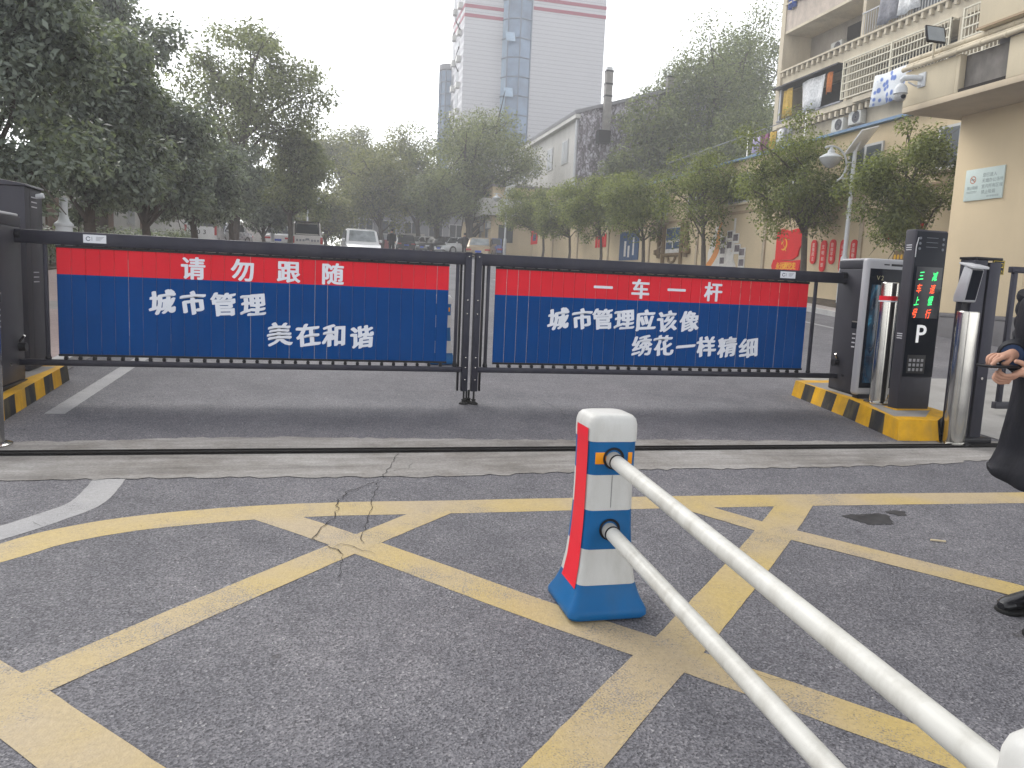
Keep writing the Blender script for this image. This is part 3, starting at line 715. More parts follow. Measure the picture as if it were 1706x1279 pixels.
# far hand: index finger and thumb tapping
w = J[hand[1]][0]; pm = j((w[0]-.040, w[1]-.012, w[2]-.004), (.028, .018), hand[1]); pk = j((w[0]-.070, w[1]-.020, w[2]-.010), (.028, .015), pm)
for k, (dy, f_) in enumerate(((-.020, 0), (-.004, 1), (.012, 1), (.026, 1))):
    b0 = Vector((w[0]-.080, w[1]-.022+dy, w[2]-.010+.004*k))
    if not f_: pts = [(-.030, -.004, -.010), (-.052, -.006, -.026), (-.062, -.006, -.040)]
    else: pts = [(-.024, .0, -.016), (-.024, -.002, -.036), (-.006, -.004, -.044)]
    a = j(tuple(b0), .0095, pk)
    for q, r_ in zip(pts, (.0088, .008, .007)): a = j(tuple(b0+Vector(q)), r_, a)
th = j((w[0]-.030, w[1]-.032, w[2]-.016), .012, pm); th = j((w[0]-.055, w[1]-.040, w[2]-.030), .010, th); j((w[0]-.078, w[1]-.040, w[2]-.036), .008, th)
skin_body('body', J, E_, SKIN, gu)
def ell(cx, cy, z, rx, ry, n=28, wob=0, sd=0):
    return [(cx+rx*cos(a)*(1+wob*sin(5*a+sd)), cy+ry*sin(a)*(1+wob*sin(7*a+sd*2)), z) for a in np.linspace(0, 2*pi, n+1)[:-1]]
key = [(.605, .055, .25, .30), (.62, .055, .255, .305), (.72, .055, .22, .275), (.85, .03, .19, .24), (.98, .02, .175, .215), (1.10, .01, .17, .21), (1.24, 0, .17, .225), (1.34, 0, .155, .225), (1.41, 0, .12, .18), (1.45, -.01, .08, .09), (1.49, -.02, .075, .08)]
rs = []
for z in list(np.linspace(.605, 1.40, 40)) + [1.43, 1.45, 1.47, 1.49]:
    cx_, rx_, ry_ = (float(np.interp(z, [k[0] for k in key], [k[i] for k in key])) for i in (1, 2, 3)); low = max(0, (1.15-z)/.55); r_ = []
    for a in np.linspace(0, 2*pi, 73)[:-1]:
        fold = .030*low*sin(7*a+1.3*sin(3*z)+.8) + .016*low*sin(15*a-4*z) + .012*sin(9*a+16*z+2*sin(5*z))*(1 if z < 1.38 else .2)
        r_.append((cx_+rx_*cos(a)*(1+fold), ry_*sin(a)*(1+fold), z + (.02*sin(3*a+1) if z < .63 else 0)))
    rs.append(r_)
ct = MB().rings(rs).build('coat', COATM, gu)
for s_, el, wr in ((-1, (.05, -.235, 1.07), (-.20, -.085, 1.058)), (1, (.06, .235, 1.10), (-.21, .072, 1.122))):
    sh = Vector((0, s_*.165, 1.375)); el = Vector(el); wr = Vector(wr); pts = []; rr = []
    for k in range(14): pts.append(sh.lerp(el, k/14)); rr.append(.088-.012*k/14+.006*sin(k*2.2))
    for k in range(16): pts.append(el.lerp(wr, k/15)+Vector((0,0,.004*sin(k*1.9)))); rr.append(.080-.024*k/15+.007*sin(k*2.3+1))
    MB().tube(pts, rr, 18).build('sleeve', COATM, ct)
    d = (wr-el).normalized(); MB().tube([wr-d*.012, wr+d*.012], [.046, .042], 18).build('cuff', mat('blue_cuff', (.015,.03,.07), .7), ct)
MB().box(-.185, -.150, -.12, -.03, .80, .90).build('pocket_bag', BLK, ct, .01)
for s_, dx in ((-1, .03), (1, .12)):
    MB().tube([(.02, s_*.09, .80), (dx+.04, s_*.10, .48), (.09+dx, s_*.11, .12), (.09+dx, s_*.11, .045)], [.10, .085, .075, .080], 16).build('trouser_leg', TROUS, gu)
    sx = -.12+dx; yy = s_*.112
    prof = [(.175, .028, .03), (.16, .040, .058), (.08, .043, .082), (.02, .044, .078), (-.04, .047, .062), (-.08, .046, .050), (-.105, .038, .040), (-.122, .020, .030)]
    rgs = []
    for x, hw, h in prof:
        rgs.append([(x+dx-.06, yy+hw*cos(a), max(.012, .018+h*.5+h*.5*sin(a)*.98 - .0)) for a in np.linspace(0, 2*pi, 17)[:-1]])
    sh_ = MB().rings(rgs).build('shoe', SHOE, gu)
    sole = [(.18, .03), (.16, .046), (.05, .047), (-.04, .053), (-.09, .050), (-.118, .036), (-.130, .012)]
    pl = [(x+dx-.06, yy-h) for x, h in sole] + [(x+dx-.06, yy+h) for x, h in sole[::-1]]
    MB().prism(pl, 'z', .0, .020).build('sole', RUB, sh_, .004)
hr = MB().rings([ell(-.03, 0, z, rx, ry, 20) for z, rx, ry in ((1.60, .085, .088), (1.66, .100, .098), (1.71, .092, .09), (1.745, .06, .06), (1.755, .02, .02))]).build('hair', HAIR, gu)
hr.location.x = .022
for s_ in (-1, 1):
    MB().lathe([(.001, -.006), (.005, -.004), (.007, 0), (.005, .004), (.001, .006)], (-.131, s_*.032, 1.625), 10).build('eye', BLK, gu)
    MB().tube([(-.02, s_*.085, 1.58), (-.025, s_*.096, 1.61), (-.02, s_*.088, 1.64)], [.010, .014, .010], 8).build('ear', SKIN, gu)
MB().tube([(-.128, 0, 1.628), (-.148, 0, 1.595), (-.128, 0, 1.588)], [.010, .016, .012], 10).build('nose', SKIN, gu)
MB().box(-.136, -.120, -.022, .022, 1.556, 1.562).build('mouth', mat('lips', (.3,.12,.1), .5), gu, .002)
ph = thing('phone', (gx-.365, gy-.012, gz(gy)+1.085), 'black phone held flat in the hands of the coated person', 'phone', rz=radians(6))
MB().box(-.075, .075, -.036, .036, -.005, .005).build('phone_body', BLK, ph, .004)
MB().box(-.070, .070, -.033, .033, .0051, .0058).build('phone_screen', GLOSS, ph)

def far_person(x, y, label, rz):
    o = thing('person', (x, y, gz(y)), label, 'person', rz=rz); J = []; E = []
    def q(p, r_, par=None):
        J.append((p, r_)); 
        if par is not None: E.append((par, len(J)-1))
        return len(J)-1
    pe = q((0,0,.92), .12); a = q((0,0,1.12), .12, pe); c = q((0,0,1.32), .13, a); n_ = q((0,0,1.45), .055, c); h = q((0,.01,1.55), .075, n_); q((0,.01,1.66), .085, h)
    for s_ in (-1, 1):
        b0 = q((s_*.09,0,.85), .085, pe); b1 = q((s_*.10,.02,.48), .06, b0); b2 = q((s_*.11,-.02,.09), .045, b1); q((s_*.12,.10,.035), .035, b2)
        a0 = q((s_*.19,0,1.38), .06, c); a1 = q((s_*.25,-.02,1.12), .045, a0); a2 = q((s_*.24,.05,.90), .036, a1); q((s_*.24,.07,.80), .032, a2)
    skin_body('body', J, E, SKIN, o, 1)
    ct = MB().rings([ell(0,0,z,rx,ry,20) for z, rx, ry in ((.72,.21,.16),(.95,.20,.155),(1.15,.20,.15),(1.33,.22,.15),(1.41,.16,.11),(1.47,.07,.07))]).build('jacket', COATM, o)
    for s_ in (-1, 1):
        MB().tube([(s_*.18,0,1.37),(s_*.25,-.02,1.12),(s_*.245,.045,.90)], [.085,.072,.055], 12).build('sleeve', COATM, ct)
        MB().tube([(s_*.09,0,.80),(s_*.10,.02,.48),(s_*.11,-.02,.07)], [.10,.085,.07], 12).build('trouser_leg', TROUS, o)
        MB().tube([(s_*.11,-.08,.04),(s_*.115,.03,.05),(s_*.12,.14,.035)], [.04,.05,.035], 10).build('shoe', SHOE, o)
    MB().rings([ell(0,.0,z,r_,r_*1.05,16) for z, r_ in ((1.56,.088),(1.65,.097),(1.71,.085),(1.745,.04))]).build('hair', HAIR, o)
far_person(10.7, 60, 'distant person in dark clothes standing behind the tan sedan', 0)
far_person(4.55, 53, 'distant person in dark clothes standing beside the white front-facing car', pi)
# ------------------------------------------------------------------ gatehouse on the right
GH = 13.2
gh = thing('gatehouse', (12.8, 14.06, gz(14.06)), 'cream gatehouse with a heavy overhanging canopy and a broad pillar', 'building')
z0 = gz(14.06)
def zz(z): return z - z0
# coordinates below are relative to the pillar's near left corner
MB().box(0, .5, -1.96, 0, .5, 4.62).build('pillar', CREAM, gh, .012)
MB().box(-.03, .53, -2.0, .04, -.2, .42).box(-.045, .545, -2.015, .055, .42, .50).build('plinth', PLINTH, gh, .01)
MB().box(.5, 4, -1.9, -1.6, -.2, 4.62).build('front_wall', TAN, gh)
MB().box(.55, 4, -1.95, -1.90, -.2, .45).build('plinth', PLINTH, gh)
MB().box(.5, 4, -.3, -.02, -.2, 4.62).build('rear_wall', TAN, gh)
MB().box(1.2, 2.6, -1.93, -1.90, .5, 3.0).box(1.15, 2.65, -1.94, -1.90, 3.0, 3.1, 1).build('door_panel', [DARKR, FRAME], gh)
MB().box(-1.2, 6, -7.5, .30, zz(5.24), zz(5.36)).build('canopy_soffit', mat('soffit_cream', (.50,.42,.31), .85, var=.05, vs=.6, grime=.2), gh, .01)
MB().box(-1.2, -.9, -1.05, .30, zz(5.36), zz(6.06)).build('fascia', CREAM2, gh, .008)
MB().box(-1.2, -.9, -7.5, -2.22, zz(5.36), zz(6.06)).build('fascia', CREAM2, gh, .008)
MB().box(-1.20, -1.06, -1.14, -1.052, zz(5.36), zz(6.06)).build('fascia_trim', CREAM2, gh, .006)
MB().box(-1.04, -.98, -2.22, -1.05, zz(5.36), zz(6.05)).build('recessed_board', WEATH, gh)
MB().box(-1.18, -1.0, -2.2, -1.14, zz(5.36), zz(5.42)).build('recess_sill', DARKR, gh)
MB().box(-.9, 6, -7.5, .3, zz(5.98), zz(6.06)).build('canopy_roof', CONC, gh)
MB().box(-1.25, 6, -8.5, -1.52, zz(6.36), zz(9.4)).build('upper_storey', CREAM2, gh, .01)
b = MB(); b.box(-1.27, -1.24, -8.5, -1.5, zz(6.36), zz(6.40)); b.build('drip_edge', TAN, gh)
MB().box(-.9, 5, -8, -1.7, zz(6.06), zz(6.36)).build('parapet_base', GREYW, gh)
for i, (dx, dz, r_) in enumerate(((-1.10, 6.29, .062), (-1.16, 6.175, .052), (-1.27, 6.095, .048))):
    o = thing('service_pipe', (12.8+dx, 14.06, 0), ('uppermost', 'middle', 'lowest')[i] + ' beige pipe running along the canopy edge of the gatehouse', 'pipe', 'beige pipes on the canopy')
    p = MB(); p.tube([(0, .30, dz), (0, -8.5, dz+.02)], r_, 14)
    for y in np.arange(.0, -8, -.55): p.tube([(0, y, dz), (0, y-.035, dz)], r_+.008, 14)
    p.build('tube', PIPEB, o)
o = thing('wall_plaque', (12.795, 13.25, 3.80), 'pale green no-smoking plaque fixed to the cream gatehouse pillar', 'plaque', rz=-pi/2)
MB().box(-.47, .47, -.03, 0, -.31, .31).build('plate', mat('plaque_mint', (.50,.58,.55), .35, var=.04), o, .004)
TXT = mat('plaque_text', (.16,.2,.2), .6)
lettering(line_items('您已进入', .13, .17, .085, .001, .085) + line_items('无烟办公场所', .21, .06, .085, .001, .085) + line_items('室内所有区域', .21, -.05, .085, .001, .085) + line_items('禁止吸烟', .13, -.16, .085, .001, .085) + line_items('城市管理委员会', .25, -.25, .04, .0005, .042), TXT, o, 'plaque_text', loc=(0, -.031, 0))
lettering(line_items('禁止吸烟', -.27, -.06, .075, .0015, .065), TXT, o, 'plaque_text', loc=(0, -.031, 0))
b = MB(); b.box(-.40, -.15, -.0325, -.031, -.135, -.128).box(-.40, -.17, -.0325, -.031, -.16, -.154); b.build('plaque_rules', TXT, o, smooth=False)
b = MB()
for k in range(24):
    a0, a1 = 2*pi*k/24, 2*pi*(k+1)/24
    b.add([(-.27+r_*cos(a), -.032, .10+r_*sin(a)) for a in (a0, a1) for r_ in (.058, .075)], [(0,1,3,2)])
b.add([(-.27+x, -.0322, .10+z) for x, z in ((-.055,.04),(-.042,.053),(.055,-.042),(.042,-.055))], [(0,1,2,3)])
b.build('no_smoking_ring', mat('ring_ochre', (.5,.2,.12), .5), o, smooth=False)
MB().box(-.315, -.225, -.0335, -.0328, .095, .112).build('cigarette_mark', TXT, o, smooth=False)
# dome camera and its arm
o = thing('dome_camera', (11.60, 13.86, 5.80), 'white dome security camera on a bent arm below the canopy pipes', 'camera')
MB().box(-.03, 0, -.10, .10, -.14, .14).build('wall_plate', LAMPW, o, .01)
MB().tube([(-.02, 0, .03), (-.16, .08, .05), (-.26, .2, .06), (-.285, .24, .02), (-.285, .24, -.07)], [.055, .055, .06, .055, .05], 14).build('arm', LAMPW, o)
MB().tube([(-.02, 0, -.1), (-.10, .06, -.11), (-.2, .16, -.02)], .018, 8).build('cable', CABW, o)
MB().lathe([(.05, .0), (.09, -.03), (.125, -.09), (.13, -.17), (.135, -.19), (.12, -.20)], (-.285, .24, -.05), 24).build('dome_cover', LAMPW, o)
MB().lathe([(.112, -.20), (.112, -.26), (.095, -.31), (.06, -.34), (.01, -.35)], (-.285, .24, -.05), 24).build('dome_head', mat('camera_silver', (.33,.33,.33), .3), o)
MB().tube([(-.30, .16, -.31), (-.315, .10, -.325)], .042, 16).build('lens', GLOSS, o)
b = MB()
for k in range(6):
    a = 2*pi*k/6; b.tube([(-.30+.07*cos(a), .155, -.30+.05*sin(a)), (-.302+.07*cos(a), .145, -.303+.05*sin(a))], .015, 8)
b.build('infrared_lamps', CABW, o)
o = thing('floodlight', (11.62, 13.45, 6.42), 'dark framed floodlight tilted upward above the beige pipes', 'floodlight')
MB().prism([(-.0, -.02), (.02, -.04), (.11, .28), (.08, .30)], 'x', -.36, .08).build('housing', BLK, o, .008)
MB().prism([(-.004, .0), (.076, .275), (.070, .277), (-.010, .003)], 'x', -.33, .05).build('lamp_glass', mat('flood_glass', (.25,.29,.34), .15), o)
MB().tube([(-.14, .04, -.0), (-.14, .06, -.30)], .02, 8).build('bracket', PIPEB, o)

# ------------------------------------------------------------------ mural building along the road (faces -X)
WX = 15.7
lb = thing('mural_building', (WX, 14.9, gz(14.9)), 'long low cream building with murals on its street wall and a blue roof edge', 'building')
def wallY(name, x0, x1, ys, zb, zt, m, parent, y_off, z_off, xo):
    """wall with ground-following foot"""
    b = MB(); vs = []
    for y, a, t_ in zip(ys, zb, zt):
        vs += [(x0-xo, y-y_off, a-z_off), (x0-xo, y-y_off, t_-z_off), (x1-xo, y-y_off, t_-z_off), (x1-xo, y-y_off, a-z_off)]
    n = len(ys)
    fs = [(4*i+k, 4*i+(k+1) % 4, 4*i+4+(k+1) % 4, 4*i+4+k) for i in range(n-1) for k in range(4)] + [(0,1,2,3), (4*n-4, 4*n-3, 4*n-2, 4*n-1)]
    b.add(vs, fs); return b.build(name, m, parent, smooth=False)
yo, zo = 14.9, gz(14.9)
ys = span(14.9, 40); wallY('wall', WX, 21, ys, [gz(y)-.3 for y in ys], [6.45]*len(ys), CREAM, lb, yo, zo, WX)
MB().box(-.18, 5.3, 0, 25.1, 6.45-zo, 6.53-zo).build('roof_edge', mat('blue_roof_edge', (.16,.25,.38), .5, grime=.3), lb)
MB().box(-.04, 0, 0, 25.1, 4.45-zo, 4.55-zo).build('string_course', TAN, lb)
for k in range(7):
    y = 1.5+k*3.6
    f = MB().box(-.05, -.001, y, y+1.5, 4.85-zo, 5.95-zo).build('window', FRAME, lb)
    MB().box(-.053, -.05, y+.07, y+.70, 4.92-zo, 5.88-zo).box(-.053, -.05, y+.80, y+1.43, 4.92-zo, 5.88-zo).build('pane', WINDOW, f, smooth=False)
    MB().box(-.16, 0, y-.05, y+1.55, 4.77-zo, 4.84-zo).build('sill', CREAM2, lb)
o = thing('boundary_wall', (WX, 40.02, gz(40)), 'low cream boundary wall continuing from the mural building along the road', 'wall')
ys = span(40.02, 58.5); wallY('wall', WX, 16.0, ys, [gz(y)-.3 for y in ys], [gz(y)+2.75 for y in ys], CREAM, o, 40.02, gz(40), WX)
wallY('coping', WX-.06, 16.06, ys, [gz(y)+2.752 for y in ys], [gz(y)+2.85 for y in ys], TAN, o, 40.02, gz(40), WX)
PIL = mat('pilaster_dull_cream', (.42,.35,.26), .85)  # pilasters in a duller, darker cream than the wall
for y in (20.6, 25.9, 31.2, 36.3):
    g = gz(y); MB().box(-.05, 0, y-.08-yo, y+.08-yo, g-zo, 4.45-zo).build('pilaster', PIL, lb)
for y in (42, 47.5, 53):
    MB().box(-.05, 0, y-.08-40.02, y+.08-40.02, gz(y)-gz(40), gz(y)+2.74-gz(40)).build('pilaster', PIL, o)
wf = (Vector((0,-1,0)), Vector((0,0,1)))
MRED = mat('mural_red', (.62,.012,.015), .5, var=.06); MYEL = mat('mural_yellow', (.75,.42,.03), .5); MBRN = mat('mural_brown', (.20,.14,.075), .6, var=.2, vs=8); MBLU = mat('mural_blue', (.03,.075,.17), .5, var=.2, vs=3); MORA = mat('mural_orange', (.62,.25,.07), .55); MWHT = mat('mural_white', (.62,.6,.57), .6); MGRY = mat('mural_photo', (.14,.12,.13), .6, var=.6, vs=5)
def mural(name, y, z, label, cat, group='mural boards on the cream wall'):
    return thing(name, (WX-.004, y, z), label, cat, group)
def pl(m, u0, u1, z0, z1, d, parent, name, bev=.0):
    """flat piece on the wall; u runs to the right as seen from the road (towards -Y)"""
    return MB().box(-d, -.0, -u1, -u0, z0, z1).build(name, m, parent, bev)
o = mural('red_emblem_board', 24.1, 3.05, 'red flag-shaped mural board with a yellow emblem and a scroll of lettering below', 'mural')
b = MB(); b.prism([(-u, z) for u, z in [(-.95, -.42), (-.95, .60), (-.6, .66), (-.2, .56), (.25, .62), (.62, .56), (.62, .1), (.45, -.05), (.38, -.30), (.10, -.42)]], 'x', -.05, 0); b.build('flag_board', MRED, o)
b = MB()
for k in range(14):
    a0, a1 = -2.2+3.9*k/14, -2.2+3.9*(k+1)/14
    pts = []
    for a, s_ in ((a0, 0), (a1, 1)):
        t_ = (k+s_)/14; wd = .055*sin(pi*min(1, t_*.9+.1)); 
        for r_ in (.20-wd, .20+wd*.35): pts.append((-.053, -(-.48+r_*cos(a)), .12+r_*sin(a)))
    b.add(pts, [(0,1,3,2)])
for p in ([(-.64, .14), (-.55, .26), (-.50, .22), (-.59, .10)], [(-.575, .215), (-.545, .18), (-.30, -.10), (-.33, -.13)]):
    b.add([(-.053, -u, z) for u, z in p], [(0,1,2,3)])
b.build('hammer_sickle_emblem', MYEL, o, smooth=False)
b = MB(); b.prism([(-u, z) for u, z in [(-1.12, -.62), (-1.02, -.40), (.05, -.46), (.62, -.44), (.55, -.80), (-.1, -.82), (-1.05, -.78)]], 'x', -.07, -.001); sc = b.build('scroll', MRED, o)
lettering(line_items('永远跟党走', -.22, -.63, .26, .008, .24), MYEL, o, 'scroll_text', face=wf, loc=(-.071, 0, 0))
for i, (y, h_, z, ch) in enumerate(((22.85, .78, 2.86, '富强民主'), (22.33, 1.0, 2.72, '文明和谐'), (21.88, .78, 2.84, '自由平等'), (21.35, 1.0, 2.70, '公正法治'), (20.85, .8, 2.78, '爱国敬业'))):
    o = mural('red_lantern_board', y, z, ('short', 'long', 'short', 'long', 'short')[i] + ' red rounded hanging board with small lettering, number %s from the emblem board' % ('one', 'two', 'three', 'four', 'five')[i], 'mural', 'red rounded boards beside the emblem')
    w_ = .14; pts = [(w_*cos(a), h_/2-w_+w_*sin(a)) for a in np.linspace(0, pi, 9)] + [(w_*cos(a), -h_/2+w_+w_*sin(a)) for a in np.linspace(pi, 2*pi, 9)]
    MB().prism(pts, 'x', -.05, 0).build('board', MRED, o)
    lettering([(c, 0, (1.5-k)*h_*.19, .14, .004) for k, c in enumerate(ch)], mat('pink_lettering', (.7,.45,.4), .5), o, 'board_text', face=wf, loc=(-.052, 0, 0))
o = mural('red_character_sign', 19.05, 3.33, 'two separate red characters mounted on the cream wall above the screen', 'mural')
for c, u in (('城', -.24), ('市', .24)):
    q_ = pl(MRED, u-.21, u+.21, -.20, .20, .03, o, 'red_tile'); lettering([(c, u, 0, .36, .012)], MWHT if 0 else mat('red_deep', (.35,.0,.0), .5), q_, 'character', face=wf, loc=(-.032, 0, 0))
o = mural('red_drop_sign', 18.2, 3.5, 'small red drop-shaped mark high on the cream wall by the gatehouse', 'mural')
MB().prism([(.10*cos(a), .16*sin(a)) for a in np.linspace(0, 2*pi, 15)[:-1]], 'x', -.04, 0).build('drop', MRED, o)
o = mural('red_column_sign', 18.55, 2.75, 'narrow red upright sign partly behind the parking post', 'mural'); pl(MRED, -.1, .1, -.28, .28, .04, o, 'board')
o = mural('arch_ornament', 18.9, 2.45, 'small brown and gold arch ornament on the wall above the advertising screen', 'mural')
MB().box(-.06, 0, -.42, .42, -.02, .08).build('base', MBRN, o); MB().prism([(.24*cos(a), .08+.30*sin(a)) for a in np.linspace(0, pi, 13)], 'x', -.05, 0).build('arch', MBRN, o)
b = MB()
for u in (-.13, 0, .13): b.prism([(u+.045*cos(a), .17+.07*sin(a)) for a in np.linspace(0, 2*pi, 11)[:-1]], 'x', -.056, -.05)
b.build('scroll_work', MYEL, o)
o = mural('photo_mural', 28.4, 3.2, 'white and orange mural with rows of small photographs and a swirl', 'mural')
b = MB()
for k in range(20):
    t0, t1 = k/20, (k+1)/20; pts = []
    for t_ in (t0, t1):
        u, z = -1.7+1.2*t_+.25*sin(5*t_), -.75+1.75*t_; w_ = .22*(1-t_)+.07
        pts += [(-.02, -(u-w_), z), (-.02, -(u+w_), z)]
    b.add(pts, [(0,1,3,2)])
b.build('orange_swirl', MORA, o, smooth=False)
b = MB(); b.prism([(1.75, -.78), (1.75, -.2), (1.2, .85), (.75, 1.0), (.6, .3), (-.2, -.2), (-.6, -.78)], 'x', -.016, -.004); b.build('white_ground', MWHT, o)
for i, (u, z) in enumerate(((-.5, .25), (-.5, -.15), (-.5, -.55), (0, .45), (0, .05), (.45, .32), (1.0, -.25), (1.0, -.65), (1.0, -1.02), (.62, -.1))):
    q_ = pl(MWHT, u-.23, u+.23, z-.19, z+.19, .03, o, 'photograph'); MB().box(-.032, -.030, -u-.18, -u+.18, z-.10, z+.15).build('picture', MGRY, q_, smooth=False)
pl(MWHT, -.02, .30, -1.1, -.40, .024, o, 'white_strip'); pl(MWHT, .25, .36, -.6, 1.1, .026, o, 'white_strip')
o = mural('pipe_frame_mural', 33.6, 3.5, 'brown pipe-work frame mural round a dark blue notice panel', 'mural')
for u in (-1.45, -.95, .95, 1.45):
    MB().tube([(-.05, -u, -.62-.3*(abs(u) < 1)), (-.05, -u, .95)], .10, 8).build('upright', MBRN, o)
b = MB()
for u in (-1.2, 1.2):
    for z in (-.4, -.1, .2, .5, .8): b.tube([(-.05, -(u-.25), z), (-.05, -(u+.25), z)], .05, 6)
for u in (-1.65, 1.65): b.lathe([(.02, -.15), (.16, -.10), (.16, .1), (.02, .15)], (-.05, -u, -.35), 10)
b.tube([(-.05, -.95, -.5), (-.05, .95, -.5)], .08, 8); b.tube([(-.05, .45, -.52), (-.05, .3, -.78), (-.05, 0, -.86), (-.05, -.3, -.78), (-.05, -.45, -.52)], .06, 8)
b.build('pipe_work', MBRN, o)
pl(MWHT, -.75, .75, -.4, .75, .03, o, 'notice_ground'); pl(MBLU, -.72, .72, .18, .72, .034, o, 'blue_panel'); pl(MBLU, -.70, -.05, -.22, .08, .034, o, 'blue_panel'); pl(MBLU, .05, .70, -.22, .08, .034, o, 'blue_panel')
o = mural('blue_notice_board', 38.9, 3.6, 'dark blue mural board with pale silhouettes left of the pipe frame', 'mural'); pl(MBLU, -1.3, 1.3, -.75, .75, .04, o, 'board')
b = MB(); b.box(-.045, -.041, -.75, -.55, -.5, .4).box(-.045, -.041, .35, .62, -.55, .25).box(-.045, -.041, -.15, .1, -.6, 0); b.build('silhouettes', MWHT, o, smooth=False)
o = mural('red_notice_board', 43.3, 4.0, 'red brush-stroke mural board half hidden by the second slim tree', 'mural')
for u, h_ in ((-.7, .5), (-.2, .7), (.3, .45), (.75, .6)): pl(MRED, u-.17, u+.17, -.35, h_-.2, .03, o, 'stroke')
o = mural('red_notice_board', 58.0, 4.85, 'red bordered board at the far end of the cream wall', 'mural'); pl(MRED, -.9, .9, -.5, .5, .04, o, 'board'); pl(MBLU, -.3, .6, -.25, .25, .045, o, 'picture')

# ------------------------------------------------------------------ block of flats behind (faces -X)
AX = 23.0
ap = thing('apartment_block', (AX, 37.9, gz(37.9)), 'cream block of flats with balconies, dentil bands and window grilles', 'building')
ao = Vector((AX, 37.9, gz(37.9)))
def B(x0, x1, y0, y1, z0, z1, m, name, bev=0, mi=0, par=None):
    return MB().box(x0-ao.x, x1-ao.x, y0-ao.y, y1-ao.y, z0-ao.z, z1-ao.z).build(name, m, par or ap, bev, smooth=False)
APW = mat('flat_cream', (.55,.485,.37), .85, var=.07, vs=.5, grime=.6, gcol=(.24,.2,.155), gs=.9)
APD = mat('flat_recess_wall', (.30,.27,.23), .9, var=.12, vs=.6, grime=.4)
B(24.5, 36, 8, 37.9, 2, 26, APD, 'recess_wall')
B(22.9, 24.5, 37.6, 37.95, 9.9, 26, APW, 'end_wall')
B(23.4, 24.5, 8, 37.6, 2, 9.75, APW, 'lower_wall')
for k, zb in enumerate((11.95, 15.25, 18.5)):
    zt = zb+.80
    B(23.0, 24.5, 8, 37.6, zb, zt-.12, APW, 'parapet_band')
    for y in np.arange(18.4 if k == 0 else 37, 37.5, .42):
        if k == 0 and y < 18.5: dm = MB().box(-.16, 0, 0, .13, -.30, -.06).build('dentil', APW, ap, smooth=False); dm.location = (0, y-ao.y, zt-ao.z)
        elif k == 0: link('dentil', dm.data, ap, (0, y-ao.y, zt-ao.z))
    B(22.80, 24.5, 8, 37.6, zt-.06, zt+.02, APW, 'band_cap')
B(22.9, 24.5, 8, 37.6, 9.95, 10.22, APW, 'floor_slab')
for y in np.arange(18.4, 37.4, .42): link('dentil', dm.data, ap, (.06, y-ao.y, 9.95-ao.z))
# upper parapet of the left balcony and dividing walls
B(22.95, 23.1, 31.6, 37.6, 14.75, 16.1, mat('parapet_pink', (.47,.40,.34), .85, grime=.4), 'balcony_parapet')
B(22.95, 24.5, 31.6, 37.6, 14.62, 14.75, APW, 'balcony_floor')
B(23.0, 24.5, 31.4, 31.6, 12.77, 15.3, APW, 'dividing_wall'); B(23.05, 24.5, 32.25, 32.45, 10.22, 11.95, APW, 'dividing_wall'); B(23.02, 24.5, 25.6, 25.9, 10.22, 15.3, APW, 'dividing_wall')
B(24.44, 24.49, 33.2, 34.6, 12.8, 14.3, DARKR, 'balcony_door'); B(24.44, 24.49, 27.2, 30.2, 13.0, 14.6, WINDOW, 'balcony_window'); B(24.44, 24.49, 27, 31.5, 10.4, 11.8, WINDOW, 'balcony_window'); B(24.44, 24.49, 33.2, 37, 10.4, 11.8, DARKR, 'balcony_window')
B(22.55, 23.4, 32.4, 37.7, 11.86, 11.93, BLK, 'awning'); B(22.85, 22.95, 32.4, 37.6, 10.22, 10.30, GREYW, 'balcony_rail')
B(22.92, 22.99, 37.45, 37.58, 10.22, 11.9, FRAME, 'balcony_post')
def grille(y0, y1, z0, z1):
    b = MB()
    for y in np.arange(y0, y1, .17): b.box(22.72-ao.x, 22.74-ao.x, y-ao.y, y+.028-ao.y, z0-ao.z, z1-ao.z)
    for z in np.linspace(z0, z1-.05, 6): b.box(22.70-ao.x, 22.75-ao.x, y0-ao.y, y1-ao.y, z-ao.z, z+.05-ao.z)
    for y in (y0, (y0+y1)/2, y1-.06): b.box(22.69-ao.x, 22.76-ao.x, y-ao.y, y+.07-ao.y, z0-ao.z, z1-ao.z)
    for z in (z0, z1-.05): b.box(22.75-ao.x, 23.05-ao.x, y0-ao.y, y0+.05-ao.y, z-ao.z, z+.05-ao.z)
    return b.build('window_grille', GRILLE, ap, smooth=False)
grille(25.95, 32.2, 10.25, 11.95); grille(23.2, 25.4, 10.3, 12.1)
b = MB()
for y in np.arange(26, 31.3, .16): b.box(22.85-ao.x, 22.87-ao.x, y-ao.y, y+.025-ao.y, 12.78-ao.z, 13.7-ao.z)
b.box(22.83-ao.x, 22.89-ao.x, 26-ao.y, 31.4-ao.y, 13.7-ao.z, 13.75-ao.z); b.build('balcony_railing', FRAME, ap, smooth=False)
B(22.75, 22.95, 25.6, 31.4, 9.98, 10.2, APW, 'ledge')
